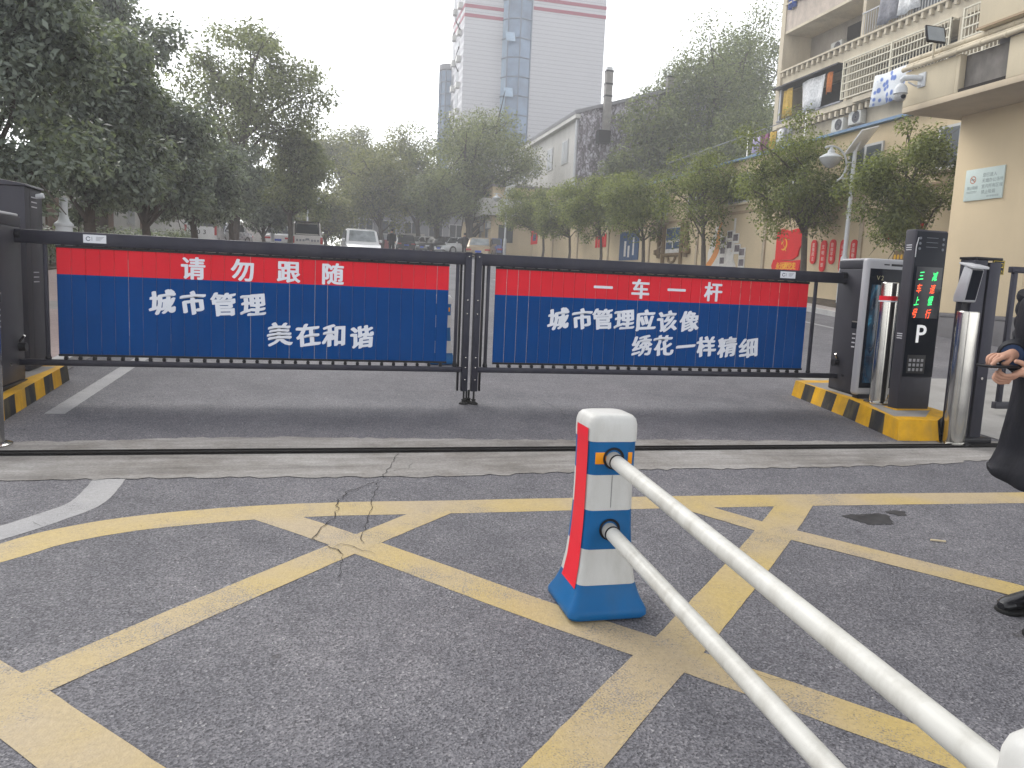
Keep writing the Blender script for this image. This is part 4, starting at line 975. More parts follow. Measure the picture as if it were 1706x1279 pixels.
def aircon(x, y, z, label, face='x'):
    o = thing('air_conditioner', (x, y, z), label, 'air conditioner', 'outdoor air-conditioner units', 0 if face == 'x' else pi/2)
    MB().box(-.30, 0, -.42, .42, 0, .58).build('casing', ACW, o, .02)
    b = MB()
    for r_ in (.08, .14, .20, .25):
        pts = [(-.305, -.10+r_*cos(a), .29+r_*sin(a)) for a in np.linspace(0, 2*pi, 21)]; b.tube(pts, .010, 4, cap=False)
    b.build('fan_guard', GREYW, o)
    MB().lathe([(.24, 0), (.24, .002)], (0,0,0), 20).build('fan_recess', BLK, o).matrix_basis = Matrix.Translation((-.3015, -.10, .29)) @ Matrix.Rotation(-pi/2, 4, 'Y')
    MB().box(-.34, .12, -.34, -.30, -.06, 0).box(-.34, .12, .30, .34, -.06, 0).build('bracket', GREYW, o)
    return o
aircon(23.35, 31.55, 9.12, 'air conditioner below the corner of the cream window grille')
aircon(23.35, 32.75, 9.0, 'dirty air conditioner left of the one under the window grille')
aircon(22.85, 26.2, 12.9, 'air conditioner on the upper balcony close above the dentil band')
aircon(24.4, 34.9, 13.1, 'air conditioner inside the grey recessed balcony'); aircon(24.35, 32.9, 10.9, 'air conditioner behind the laundry of the lower balcony')
def cloth(x, y, z, w, h, m, label, seed, group='laundry on the balconies', ax='y'):
    b = MB(); n = 9; r = random.Random(seed); ph_ = r.uniform(0, 6); vs = []
    for k, zf in enumerate((0, -.3, -.65, -1)):
        for i in range(n):
            t_ = i/(n-1); d = .035*sin(t_*9+ph_)*(1+k*.4); vs.append((d, (t_-.5)*w*(1+.05*k*sin(ph_)), zf*h+.02*sin(t_*5+ph_)))
    b.add(vs, [(k*n+i, k*n+i+1, (k+1)*n+i+1, (k+1)*n+i) for k in range(3) for i in range(n-1)])
    me = b.build('cloth', m); sm = me.modifiers.new('thick', 'SOLIDIFY'); sm.thickness = .012; me.name = 'hanging_laundry'
    me.location = (x, y, z); return tag(me, label, 'laundry', group)
LN = [('white patterned bed sheet hung on the lower left balcony', 22.8, 34.5, 11.75, 1.9, 1.45, 0), ('ochre towel at the left end of the lower balcony', 22.8, 36.6, 11.7, .7, 1.35, 1), ('orange cloth hanging beside the white patterned sheet', 22.82, 33.3, 11.72, .55, .9, 2),
      ('blue and white patterned quilt hung out left of the dome camera', 22.55, 28.7, 10.7, 2.0, 1.25, 6), ('dark blue garment on the top left balcony', 22.85, 37.0, 16.9, .5, 1.2, 3), ('plum garment on the top left balcony', 22.85, 36.3, 16.8, .5, .9, 5), ('grey garment on the top left balcony', 22.85, 35.7, 16.7, .5, .8, 4),
      ('grey blanket over the right upper balcony rail', 22.75, 29.6, 13.95, 1.0, 1.1, 4), ('white spotted sheet over the right upper balcony rail', 22.75, 28.4, 14.1, 1.0, 1.2, 0), ('blue clothes over the right upper balcony rail', 22.75, 27.4, 14.2, .8, .8, 3), ('plum clothes at the end of the upper balcony rail', 22.75, 26.8, 14.3, .4, .8, 5)]
for i, (lab, x, y, z, w, h, c) in enumerate(LN):
    m = CLOTHS[c]
    if c == 6:
        m, n, l, b_ = new_mat('quilt_blue_spots'); tc = n.new('ShaderNodeTexCoord').outputs['Object']; v_ = n.new('ShaderNodeTexVoronoi'); v_.inputs['Scale'].default_value = 3.2; l.new(tc, v_.inputs['Vector'])
        l.new(ramp(n, l, v_.outputs['Distance'], [(.30, (.09,.16,.42)), (.42, (.58,.60,.62))]).outputs[0], b_.inputs['Base Color']); b_.inputs['Roughness'].default_value = .9
    cloth(x, y, z, w, h, m, lab, i)
for i, (y, c, lab) in enumerate(((29.6, 6, 'lilac shirt drying on the terrace roof line'), (29.0, 5, 'plum checked shirt drying on the terrace roof line'), (28.4, 1, 'ochre towel drying on the terrace roof line'), (27.9, 0, 'white cloth drying on the terrace roof line'), (27.4, 4, 'grey trousers drying on the terrace roof line'))):
    cloth(17.2, y, 7.75, .5, .85, CLOTHS[c], lab, 40+i, 'laundry on the low roof terrace')
o = thing('drying_rack', (17.2, 28.5, 6.53), 'thin metal drying rack with a long line on the low roof terrace', 'drying rack')
for y in (-2.2, 1.8): MB().tube([(0, y, 0), (0, y, 1.6)], .025, 6).build('pole', STEEL, o)
MB().tube([(0, -2.4, 1.25), (0, 2.0, 1.25)], .012, 6).build('line', BLK, o); MB().tube([(.1, -.5, 1.5), (0, 9.5, 1.3)], .018, 6).build('stay_pipe', GREYW, o)

# ------------------------------------------------------------------ ivy-marked old building
m_, n_, l_, b_ = new_mat('ivy_stained_plaster'); tc_ = n_.new('ShaderNodeTexCoord').outputs['Object']
mp_ = n_.new('ShaderNodeMapping'); mp_.inputs['Scale'].default_value = (1.1, 1, .6); l_.new(tc_, mp_.inputs[0])
dn = noise(n_, l_, 1.2, 5, mp_.outputs[0]); dv = n_.new('ShaderNodeVectorMath'); dv.operation = 'MULTIPLY_ADD'; l_.new(dn.outputs['Color'], dv.inputs[0]); dv.inputs[1].default_value = (.5,.5,.5); l_.new(mp_.outputs[0], dv.inputs[2])
def vein(sc, det, lo, hi):
    t = noise(n_, l_, sc, det, dv.outputs[0], .6); m1 = n_.new('ShaderNodeMath'); m1.operation = 'SUBTRACT'; l_.new(t.outputs[0], m1.inputs[0]); m1.inputs[1].default_value = .5
    m2 = n_.new('ShaderNodeMath'); m2.operation = 'ABSOLUTE'; l_.new(m1.outputs[0], m2.inputs[0]); return ramp(n_, l_, m2.outputs[0], [(lo, (1,1,1)), (hi, (0,0,0))]).outputs[0]
base = ramp(n_, l_, dn.outputs[0], [(.35, (.40,.385,.44)), (.65, (.58,.56,.63))]).outputs[0]
c_ = mixc(n_, l_, vein(1.6, 6, .01, .05), base, (.12,.10,.115)); c_ = mixc(n_, l_, vein(.7, 7, .008, .03), c_, (.06,.05,.055)); c_ = mixc(n_, l_, vein(3.5, 4, .01, .07), c_, (.15,.135,.15))
l_.new(c_, b_.inputs['Base Color']); b_.inputs['Roughness'].default_value = .9
iv = thing('old_building', (19.45, 60, gz(60)), 'old pale building whose grey gable is covered in dry creeper stems', 'building')
zi = gz(60)
MB().prism([(0, -.5), (13, -.5), (13, 12.2), (8, 13.9), (0, 11.45)], 'y', 0, .3).build('gable_wall', m_, iv, smooth=False)
MB().box(.002, 13, .302, 32, -.5, 11.4).build('body', WWHITE, iv, smooth=False)
MB().prism([(-.45, 11.3), (8, 13.95), (13.4, 12.2), (13.4, 12.4), (8, 14.2), (-.5, 11.55)], 'y', -.25, 32).build('roof', GREYW, iv, smooth=False)
MB().box(-.42, -.02, -.2, 32, 11.0, 11.3).build('eaves', WWHITE, iv)
for y in (2.6, 7, 11.5, 16, 20.5):
    for z in (1.2, 4.6, 8.0):
        f = MB().box(-.05, 0, y, y+1.7, z, z+1.9).build('window', FRAME, iv); MB().box(-.06, -.05, y+.1, y+.8, z+.1, z+1.8).box(-.06, -.05, y+.9, y+1.6, z+.1, z+1.8).build('pane', WINDOW, f, smooth=False)
MB().tube([(-.10, .4, 0), (-.10, .4, 11.0)], .11, 8).build('downpipe', LAMPW, iv)
for x, zb, zt in ((2.0, 9.2, 14.6), (7.1, 12.5, 14.7)):
    c = MB(); c.box(x-.27, x+.27, -.72, -.27, zb+1.0, zt); 
    for z in (zt-1.0, zt-1.9, zt-.05): c.box(x-.31, x+.31, -.76, -.26, z, z+.12, 1)
    v_ = c.build('vent_shaft', [CONC, BLK], iv); MB().box(x-.7, x+.28, -.9, -.2, zb, zb+.95).build('vent_elbow', BLK, v_)
    MB().box(x-.22, x+.22, -.66, -.32, zt+.05, zt+.32).build('vent_cap', LAMPW, v_)
o = thing('annex_building', (13.4, 63, gz(63)), 'small cream annex with a projecting slab at the end of the road', 'building')
MB().box(0, 5.6, 0, 14, -.4, 5.6).build('wall', CREAM, o, smooth=False); MB().box(-.9, 5.7, -.7, 9, 3.3, 4.6).build('balcony', WWHITE, o, smooth=False); MB().box(-.1, 5.7, -.1, 14, 5.602, 5.8).build('roof', CONC, o, smooth=False)
for y in (1.2, 4, 8): 
    f = MB().box(-.05, 0, y, y+1, 1.2, 2.8).build('window', FRAME, o); MB().box(-.06, -.05, y+.1, y+.9, 1.3, 2.7).build('pane', WINDOW, f, smooth=False)
MB().box(.6, 1.8, -.06, 0, 1.2, 2.6).build('window', WINDOW, o, smooth=False)
aircon(13.38, 63.6, gz(63)+2.3, 'air conditioner on the corner of the cream annex'); aircon(13.38, 66.5, gz(63)+2.2, 'air conditioner further back on the cream annex wall')

# ------------------------------------------------------------------ tall tiled tower far behind
m_, n_, l_, b_ = new_mat('white_tile_courses'); tc_ = n_.new('ShaderNodeTexCoord').outputs['Object']
bt = n_.new('ShaderNodeTexBrick'); mp_ = n_.new('ShaderNodeMapping'); mp_.inputs['Rotation'].default_value = (pi/2, 0, 0); l_.new(tc_, mp_.inputs[0]); l_.new(mp_.outputs[0], bt.inputs['Vector'])
bt.inputs['Scale'].default_value = 1; bt.inputs['Brick Width'].default_value = 400; bt.inputs['Row Height'].default_value = .5; bt.inputs['Mortar Size'].default_value = .035
bt.inputs['Color1'].default_value = (.40,.40,.42,1); bt.inputs['Color2'].default_value = (.40,.40,.42,1); bt.inputs['Mortar'].default_value = (.27,.265,.29,1)
l_.new(bt.outputs[0], b_.inputs['Base Color']); b_.inputs['Roughness'].default_value = .5
TILE = m_; TST = mat('tower_red_band', (.26,.05,.08), .6); TG = mat('tower_glass', (.12,.18,.27), .15, var=.35, vs=.4); TGL = mat('tower_glass_pale', (.26,.35,.45), .2, var=.2, vs=.5); TF = mat('tower_mullion', (.13,.16,.21), .4)
tz = gz(100); tw = thing('tiled_tower', (16.84, 100, tz), 'tall white tiled tower with red bands and a curved blue glass bay', 'building')
MB().box(0, 7.2, 0, 9, -1, 46).build('left_wing', TILE, tw, smooth=False); MB().box(7.9, 17.9, -1.2, 10, -1, 32.2).build('right_wing', TILE, tw, smooth=False)
MB().box(7.2, 7.9, .6, 8, -1, 46).build('recess_wall', GREYW, tw, smooth=False)
b = MB()
for z in (29.9, 28.8): b.box(-.03, 7.23, -.04, 9.03, z, z+.42)
b.build('red_band', TST, tw, smooth=False)
b = MB()
for z in (31.3, 30.2): b.box(8.4, 17.94, -1.24, 10.03, z, z+.42)
b.build('red_band', TST, tw, smooth=False)
MB().box(8.3, 17.9, -1.2, -1.1, 32.2, 32.5).build('parapet', TILE, tw, smooth=False)
b = MB()
for x in np.arange(9, 18, 1.1): b.tube([(x, -1, 32.4), (x, -1, 33.3)], .05, 5)
b.tube([(8.6, -1, 33.3), (17.9, -1, 33.3)], .05, 5); b.build('roof_rail', TF, tw, smooth=False)
def bay(cx, cy, r_, z0, z1, a0, a1, n, par, fl):
    vs = []; g = MB(); f = MB(); an = np.linspace(a0, a1, n+1)
    for i in range(n):
        p, q = [(cx+r_*cos(a), cy+r_*sin(a)) for a in an[i:i+2]]
        k = 0
        for z in np.arange(z0, z1, fl):
            zt = min(z+fl, z1); g.add([(p[0], p[1], z), (q[0], q[1], z), (q[0], q[1], zt), (p[0], p[1], zt)], [(0,1,2,3)], (i == 0)); k += 1
    for i in range(n+1):
        a = an[i]; f.tube([(cx+(r_+.03)*cos(a), cy+(r_+.03)*sin(a), z0), (cx+(r_+.03)*cos(a), cy+(r_+.03)*sin(a), z1)], .09, 5)
    for z in np.arange(z0, z1, fl):
        f.tube([(cx+(r_+.03)*cos(a), cy+(r_+.03)*sin(a), z) for a in an], .10, 5)
    gg = g.build('glass_bay', [TG, TGL], par, smooth=False); f.build('mullions', TF, gg)
    return gg
bay(6.9, .55, 2.2, -1, 46, pi*1.03, pi*1.93, 4, tw, 2.3)
for z in (27.2, 20.6, 14.4): MB().prism([(0, 0), (-.55, -1.15), (-.52, -1.2), (.03, -.04)], 'x', 4.95, 6.1).build('open_window', TGL, tw).location = (0, -1.35, z)
for z in np.arange(8, 38, 3.2):
    for y, dz in ((2, 0), (6, .4)): MB().box(-.5, 0, y, y+.9, z+dz, z+dz+.7).build('cooling_unit', ACW, tw, smooth=False)
for z in np.arange(6, 44, 3.2):
    for a_, c_ in ((3.3, 4.9), (7.2, 8.6)): MB().box(-.03, 0, a_, c_, z, z+1.6).build('window', WINDOW, tw, smooth=False)
MB().tube([(-.3, 1.2, 27.5), (-.9, 1.2, 28.5), (-.9, 1.2, 30.5)], .08, 5).build('aerial', BLK, tw)
MB().tube([(-.4, 1.2, 22.5), (-1.0, 1.0, 23.5), (-.4, 1.2, 25.5)], .10, 5).build('aerial', BLK, tw)
o = thing('glass_stair_tower', (17.0, 111.5, gz(111)), 'slim round glazed stair tower left of the tiled tower', 'building')
MB().lathe([(1.28, -1), (1.28, 24.6), (1.5, 24.6), (1.5, 25.3), (1.2, 25.4)], (0, 0, 0), 20).build('core', GREYW, o)
bay(0, 0, 1.36, -1, 24.5, pi*.75, pi*1.9, 6, o, 1.6)

# ------------------------------------------------------------------ grey two-storey building at the end of the road and walls on the left
o = thing('grey_building', (3.5, 92, gz(92)), 'grey two-storey building with a red base band at the end of the road', 'building')
MB().box(0, 13, 0, 9, -1, 7.5).build('wall', GREYW, o, smooth=False); MB().box(-.05, 13.05, -.06, 9.05, -1, 1.1).build('red_base', mat('brick_red_base', (.25,.055,.055), .8), o, smooth=False); MB().box(-.3, 13.3, -.5, 9.3, 7.502, 7.8).build('roof', CONC, o, smooth=False)
for x in (.6, 3.2, 5.8, 8.6, 11):
    for z in (1.7, 4.9):
        f = MB().box(x, x+1.7, -.06, 0, z, z+1.6).build('window', FRAME, o); MB().box(x+.1, x+.8, -.07, -.06, z+.1, z+1.5).box(x+.9, x+1.6, -.07, -.06, z+.1, z+1.5).build('pane', WINDOW, f, smooth=False)
o = thing('notice_board', (8.6, 78, gz(78)), 'white display board on legs in front of the grey building', 'notice board'); MB().box(-1.3, 1.3, -.05, .05, .5, 1.7).build('panel', MWHT, o)
for x in (-1.1, 1.1): MB().box(x-.05, x+.05, .06, .14, -.1, 1.6).build('leg', GREYW, o)
o = thing('yard_wall', (-9.4, 12, gz(12)), 'stained white yard wall with brown shutters behind the left trees', 'wall')
ys = span(12, 62); wallY('wall', -9.8, -9.4, ys, [gz(y)-.3 for y in ys], [gz(y)+2.6 for y in ys], WWHITE, o, 12, gz(12), -9.4)
SHT = mat('brown_shutter', (.17,.11,.08), .7, var=.2)
for y in (17.5, 24, 31, 38, 46): MB().box(0, .06, y-12, y-12+2.2, gz(y)-gz(12), gz(y)-gz(12)+2.1).build('shutter', SHT, o, smooth=False)
for y in (21, 28, 35, 43): 
    f = MB().box(0, .05, y-12, y-10.4, gz(y)-gz(12)+1.2, gz(y)-gz(12)+2.2).build('window', FRAME, o); MB().box(.05, .06, y-11.9, y-10.5, gz(y)-gz(12)+1.27, gz(y)-gz(12)+2.13).build('pane', WINDOW, f, smooth=False)
o = thing('white_hoarding', (-4.7, 57, gz(57)), 'white hoarding with a row of dark characters beside the pickup', 'hoarding')
MB().box(-1.9, 1.9, -.05, .05, 0, 1.55).build('panel', MWHT, o, smooth=False)
lettering(line_items('文明停车', -.1, 1.1, .34, .006, .62), GREYW, o, 'hoarding_text', loc=(0, -.052, 0))
MB().box(-1.2, -.55, -.06, -.05, .3, .7).build('blue_label', MBLU, o, smooth=False)
o = thing('white_post', (-3.98, 14, gz(14)+.09), 'short white post with a flared base in front of the dark left trees', 'post')
MB().lathe([(.12, 0), (.12, 1.0), (.12, 1.2), (.14, 1.22), (.14, 1.25), (.085, 1.30), (.062, 1.38), (.060, 1.62), (.055, 1.66)], n=20).build('shaft', LAMPW, o)
# ------------------------------------------------------------------ street lamps
def solar_lamp(x, y, h, s_, label, base=.0):
    """s_=-1: lamp arm towards -X"""
    o = thing('street_lamp', (x, y, gz(y)+base), label, 'street lamp', 'solar street lamps')
    MB().lathe([(.12, 0), (.12, h*.27), (.10, h*.30), (.065, h*.315), (.055, h*.96)], n=18).build('pole', LAMPW, o)
    cx, cz, r_ = s_*.74, h*.865, .50
    MB().tube([(cx - s_*r_*cos(a), 0, cz+r_*sin(a)) for a in np.linspace(radians(118), radians(-62), 22)], .028, 8).build('arc_arm', LAMPW, o)
    MB().tube([(0, 0, cz-.36), (cx - s_*r_*cos(radians(-46)), 0, cz-.36)], .022, 8).tube([(0, 0, cz+.1), (cx - s_*r_*cos(radians(12)), 0, cz+.1)], .018, 8).build('brace', LAMPW, o)
    lx = cx + s_*.03; lz = cz+r_-.14
    MB().lathe([(.03, .14), (.05, .05), (.09, .02), (.10, -.05), (.20, -.10), (.30, -.16), (.31, -.19)], (lx, 0, lz), 20).build('lamp_shade', LAMPW, o)
    MB().lathe([(.30, -.19), (.29, -.24), (.21, -.36), (.09, -.45), (.02, -.47)], (lx, 0, lz), 20).build('lamp_globe', mat('globe_milk', (.36,.37,.37), .25), o)
    e1 = Vector((-s_*.72, .24, .22)); e2 = Vector((-s_*.04, -.64, .57)); n_ = e1.cross(e2).normalized()*.035; c0 = Vector((-s_*.16, 0, h*1.03))
    q = [c0-e1/2-e2/2+n_*0, c0+e1/2-e2/2, c0+e1/2+e2/2, c0-e1/2+e2/2]
    MB().add([v for v in q]+[v+n_ for v in q], [(3,2,1,0),(4,5,6,7),(0,1,5,4),(1,2,6,5),(2,3,7,6),(3,0,4,7)]).build('solar_panel', SOLAR, o, .006)
    MB().tube([(0, 0, h*.95), tuple(c0)], .035, 8).build('panel_bracket', LAMPW, o)
    return o
solar_lamp(14.75, 20.0, 4.55, -1, 'nearest solar street lamp by the mural wall with large white panel', .1)
solar_lamp(13.3, 57.5, 4.9, -1, 'distant solar street lamp near the parked tan sedan')
solar_lamp(-2.9, 51, 3.5, 1, 'solar street lamp half hidden by the dark left trees', .1)
solar_lamp(-1.0, 62, 3.6, 1, 'solar street lamp rising behind the pickup', .1)

# ------------------------------------------------------------------ vehicles
PLB = mat('plate_blue', (.03,.08,.42), .4); TYRE = mat('tyre_rubber', (.018,.018,.018), .85); RIM = mat('wheel_rim', (.32,.32,.33), .3, .8); TLR = mat('tail_lamp_red', (.42,.02,.02), .2); HLG = mat('head_lamp', (.55,.57,.6), .12); CGL = mat('car_glass', (.02,.026,.032), .06, var=.1); CGLW = mat('car_glass_bright', (.20,.22,.23), .08, var=.5, vs=2)
def car(x, y, rz, paint, label, L=4.5, W_=1.80, H=1.48, kind='sedan', glass=None, group='cars parked up the road'):
    glass = glass or CGL
    o = thing('parked_car' if kind != 'pickup' else 'pickup_truck', (x, y, gz(y)), label, 'car' if kind != 'pickup' else 'pickup', group, rz)
    slope = (gz(y+1)-gz(y-1))/2
    hl, hw = L/2, W_/2; zb = .22; belt = H*.60 if kind != 'pickup' else H*.58
    # lower body stations: (y, half width, top z)
    if kind == 'sedan': st = [(-hl, .80, belt*.80), (-hl+.10, .93, belt*.97), (-hl+.9, 1, belt*1.03), (0, 1, belt), (hl-1.25, 1, belt*.96), (hl-.35, .94, belt*.80), (hl-.05, .84, belt*.68), (hl, .76, belt*.55)]
    elif kind == 'suv': st = [(-hl, .84, belt*.95), (-hl+.10, .95, belt*1.0), (-hl+.9, 1, belt*1.02), (0, 1, belt), (hl-1.1, 1, belt*.98), (hl-.30, .95, belt*.88), (hl-.04, .86, belt*.76), (hl, .80, belt*.6)]
    else: st = [(-hl, .94, belt), (-hl+.08, .98, belt*1.0), (-hl+1.5, 1, belt), (0, 1, belt), (hl-1.3, 1, belt*.97), (hl-.25, .96, belt*.88), (hl-.03, .90, belt*.8), (hl, .85, belt*.6)]
    rs = []
    for yy, wf_, zt in st:
        w = hw*wf_; rs.append([(-w*.72, yy, zt), (-w*.93, yy, zt*.965), (-w, yy, zt*.80), (-w*1.0, yy, zt*.55), (-w*.94, yy, zb+.04), (-w*.8, yy, zb), (w*.8, yy, zb), (w*.94, yy, zb+.04), (w, yy, zt*.55), (w, yy, zt*.80), (w*.93, yy, zt*.965), (w*.72, yy, zt)])
    MB().rings(rs).build('body', paint, o)
    if kind == 'sedan': cs = [(-hl+.55, .70, belt*.98), (-hl+1.15, .80, H*.97), (-.1, .82, H), (.55, .80, H*.965), (hl-1.2, .78, belt*.96)]
    elif kind == 'suv': cs = [(-hl+.12, .78, belt*.98), (-hl+.55, .80, H*.965), (-.2, .82, H), (.55, .80, H*.97), (hl-1.15, .80, belt*.97)]
    else: cs = [(-hl+1.75, .82, belt*.98), (-hl+2.0, .84, H*.96), (.1, .84, H), (.7, .82, H*.97), (hl-1.25, .82, belt*.96)]
    rr = []
    for i, (yy, tw_, zt) in enumerate(cs):
        wb = hw*.93; wt = hw*tw_*(1 if 0 < i < len(cs)-1 else 1.1); lo = belt*.93
        rr.append([(-wb, yy, lo), (-wt, yy, zt-.06 if zt > lo+.1 else zt), (-wt*.86, yy, zt), (wt*.86, yy, zt), (wt, yy, zt-.06 if zt > lo+.1 else zt), (wb, yy, lo)])
    MB().rings(rr).build('cabin', paint, o)
    def pane(i, j, a, b, name):
        """slightly proud glass on the slope between cabin stations"""
        p, q = Vector((0, cs[i][0], cs[i][2])), Vector((0, cs[j][0], cs[j][2])); d = q-p; nrm = Vector((0, -d.z, d.y)).normalized()
        if nrm.z < 0: nrm = -nrm
        P0, P1 = p+d*a+nrm*.012, p+d*b+nrm*.012; w0 = hw*(.74 if cs[i][2] < cs[j][2] else .66); w1 = hw*(.66 if cs[i][2] < cs[j][2] else .74)
        MB().add([(-w0, P0.y, P0.z), (w0, P0.y, P0.z), (w1, P1.y, P1.z), (-w1, P1.y, P1.z)], [(0,1,2,3)]).build(name, glass, o, smooth=False)
    pane(0, 1, .12, .93, 'rear_window'); pane(3, 4, .06, .88, 'windscreen')
    for s_ in (-1, 1):
        zs0, zs1 = belt*1.05, H*.93; ya = cs[1][0]+.02 if kind != 'sedan' else cs[1][0]-.15; yb = cs[3][0]+.35
        def sx(z): t_ = (z-belt*.93)/(H-.06-belt*.93); return s_*(hw*.93+(hw*.81-hw*.93)*t_+.014)
        g = MB(); 
        for a, b2 in ((ya, .05), (.12, yb)): g.add([(sx(zs0), a, zs0), (sx(zs0), b2+(.28 if b2 == yb else 0), zs0), (sx(zs1), min(b2, cs[3][0]), zs1), (sx(zs1), a+.12, zs1)], [(0,1,2,3)])
        g.build('side_window', CGL, o, smooth=False)
        MB().box(s_*hw*.98-.09, s_*hw*.98+.09, cs[3][0]+.28, cs[3][0]+.38, belt*1.02, belt*1.02+.14).build('wing_mirror', paint, o, .03)
        for yy in (-hl+.82, hl-.86):
            w = thing('wheel', (s_*(hw-.11), yy, .33), None, None); del_ = w; w.parent = o
            MB().tube([(-.11, 0, 0), (.11, 0, 0)], .33, 20).build('tyre', TYRE, w, .02); MB().tube([(-.113, 0, 0), (.113, 0, 0)], .21, 14).build('rim', RIM, w)
        if kind == 'pickup': MB().box(s_*hw*.86-.07, s_*hw*.86+.07, -hl-.012, -hl+.05, belt*.55, belt*.92).build('tail_light', TLR, o, .01)
        else: MB().box(s_*hw*.70-.20, s_*hw*.70+.16, -hl-.006, -hl+.14, belt*.66, belt*.80).build('tail_light', TLR, o, .02)
        MB().box(s_*hw*.66-.20, s_*hw*.66+.14, hl-.16, hl+.005, belt*.58, belt*.70).build('headlight', HLG, o, .02)
    MB().box(-.22, .22, -hl-.015, -hl+.0, belt*(.52 if kind != 'pickup' else .38), belt*(.52 if kind != 'pickup' else .38)+.14).build('number_plate', PLB, o)
    MB().box(-.22, .22, hl-.02, hl+.012, .40, .54).build('number_plate', PLB, o)
    MB().prism([(-.42, belt*.70), (.42, belt*.70), (.30, belt*.46), (-.30, belt*.46)], 'y', hl-.10, hl+.004).build('grille', BLK, o)
    MB().box(-hw*.9, hw*.9, -hl-.02, -hl+.2, .26, .40).build('bumper_trim', BLK, o, .02); MB().box(-hw*.85, hw*.85, hl-.2, hl+.01, .24, .36).build('bumper_trim', BLK, o, .02)
    if kind == 'pickup':
        MB().box(-hw*.80, hw*.80, -hl+.08, -hl+1.68, belt*1.0, belt*1.015).build('bed_liner', BLK, o)
        MB().box(-hw*.78, hw*.78, -hl-.014, -hl-.004, belt*.52, belt*.93).build('tailgate', paint, o, .01)
        b = MB()
        for xx in (-.58, -.40, -.22, .26, .42, .60): b.box(xx-.06, xx+.06, -hl-.02, -hl-.014, belt*.66, belt*.78)
        b.prism([(-.14, belt*.66), (-.10, belt*.84), (.10, belt*.84), (.14, belt*.66), (.08, belt*.72), (-.08, belt*.72)], 'y', -hl-.02, -hl-.014); b.build('tailgate_marks', GREYW, o, smooth=False)
        for s_ in (-1, 1): MB().tube([(s_*hw*.74, -hl+1.3, belt), (s_*hw*.70, -hl+1.75, H+.04)], .035, 8).build('roll_bar', BLK, o)
        MB().box(-hw*.72, hw*.72, -hl+1.9, .5, H+.005, H+.05).build('roof_rack', BLK, o)
        MB().box(-hw*.95, hw*.95, -hl-.10, -hl-.03, .42, .56).build('rear_bumper', RIM, o, .02)
    o.rotation_euler[0] = math.atan(slope)*cos(rz)
    return o
WPT = mat('white_car_paint', (.62,.62,.63), .22, var=.02, coat=.5); BPT = mat('black_car_paint', (.02,.022,.026), .2, coat=.5); GPT = mat('tan_car_paint', (.30,.22,.13), .3, .3, coat=.5); SPT = mat('silver_car_paint', (.36,.36,.38), .28, .4, coat=.5); BUP = mat('blue_car_paint', (.05,.08,.26), .25, coat=.5); BGP = mat('beige_pickup_paint', (.60,.57,.55), .35, var=.05)
car(1.98, 41.5, pi+.04, WPT, 'white sport utility car facing the camera in the middle of the road', 4.6, 1.86, 1.64, 'suv', CGLW)
car(-.85, 50.5, .03, BGP, 'beige pickup seen from behind with letters across its tailgate', 5.2, 1.86, 1.82, 'pickup')
car(11.2, 55.7, -.30, GPT, 'tan sedan seen from behind by the end of the cream wall', 4.7, 1.84, 1.48, 'sedan', CGLW)
car(7.5, 75, .05, BPT, 'black car seen from behind in the gap between the road trees', 4.4, 1.8, 1.5, 'suv')
car(10.4, 70.5, 2.2, BPT, 'black hatchback parked at an angle beneath the big camphor tree', 4.5, 1.8, 1.5, 'suv')
car(11.3, 65.5, 2.0, WPT, 'small white car parked in front of the angled black hatchback', 4.2, 1.75, 1.45, 'sedan')
car(9.4, 76.5, 2.1, WPT, 'white car almost hidden behind the angled black hatchback', 4.4, 1.78, 1.45, 'sedan')
car(13.0, 60.3, -.25, BUP, 'blue car partly hidden behind the tan sedan and a slim tree', 4.5, 1.8, 1.48, 'sedan')
car(-2.95, 57, .08, WPT, 'white car half hidden at the left of the pickup', 4.5, 1.8, 1.55, 'suv')
car(-6.0, 53, 2.7, SPT, 'silver car parked among the left trunks beside the white van', 4.4, 1.8, 1.48, 'sedan')
car(3.6, 64, .05, BPT, 'dark car waiting behind the white sport utility car', 4.5, 1.8, 1.5, 'sedan')
o = thing('white_van', (-6.3, 47.5, gz(47.5)), 'small white van with dark figures on its back, parked under the left trees', 'van', 'cars parked up the road')
rs = [[(-.85*f, y, .3), (.85*f, y, .3), (.85*f, y, zt*.7), (.74*f, y, zt), (-.74*f, y, zt), (-.85*f, y, zt*.7)] for y, f, zt in ((-2, .98, 1.75), (-1.9, 1, 1.82), (.6, 1, 1.84), (1.3, .98, 1.2), (2.0, .92, .95))]
MB().rings(rs).build('body', WPT, o); MB().box(-.66, .66, -2.012, -1.99, 1.15, 1.62).build('rear_window', CGLW, o, .02); [lettering([(c, -.4+.3*i, .85, .34, .004)], BLK, o, 'van_figure', loc=(0, -2.015, 0)) for i, c in enumerate('203')]
for s_ in (-1, 1):
    MB().box(s_*.76-.06, s_*.76+.06, -2.01, -1.95, .7, 1.2).build('tail_light', TLR, o)
    for yy in (-1.3, 1.3):
        w = thing('wheel', (s_*.76, yy, .31), None, None); w.parent = o; MB().tube([(-.1,0,0),(.1,0,0)], .31, 18).build('tyre', TYRE, w); MB().tube([(-.104,0,0),(.104,0,0)], .18, 12).build('rim', RIM, w)

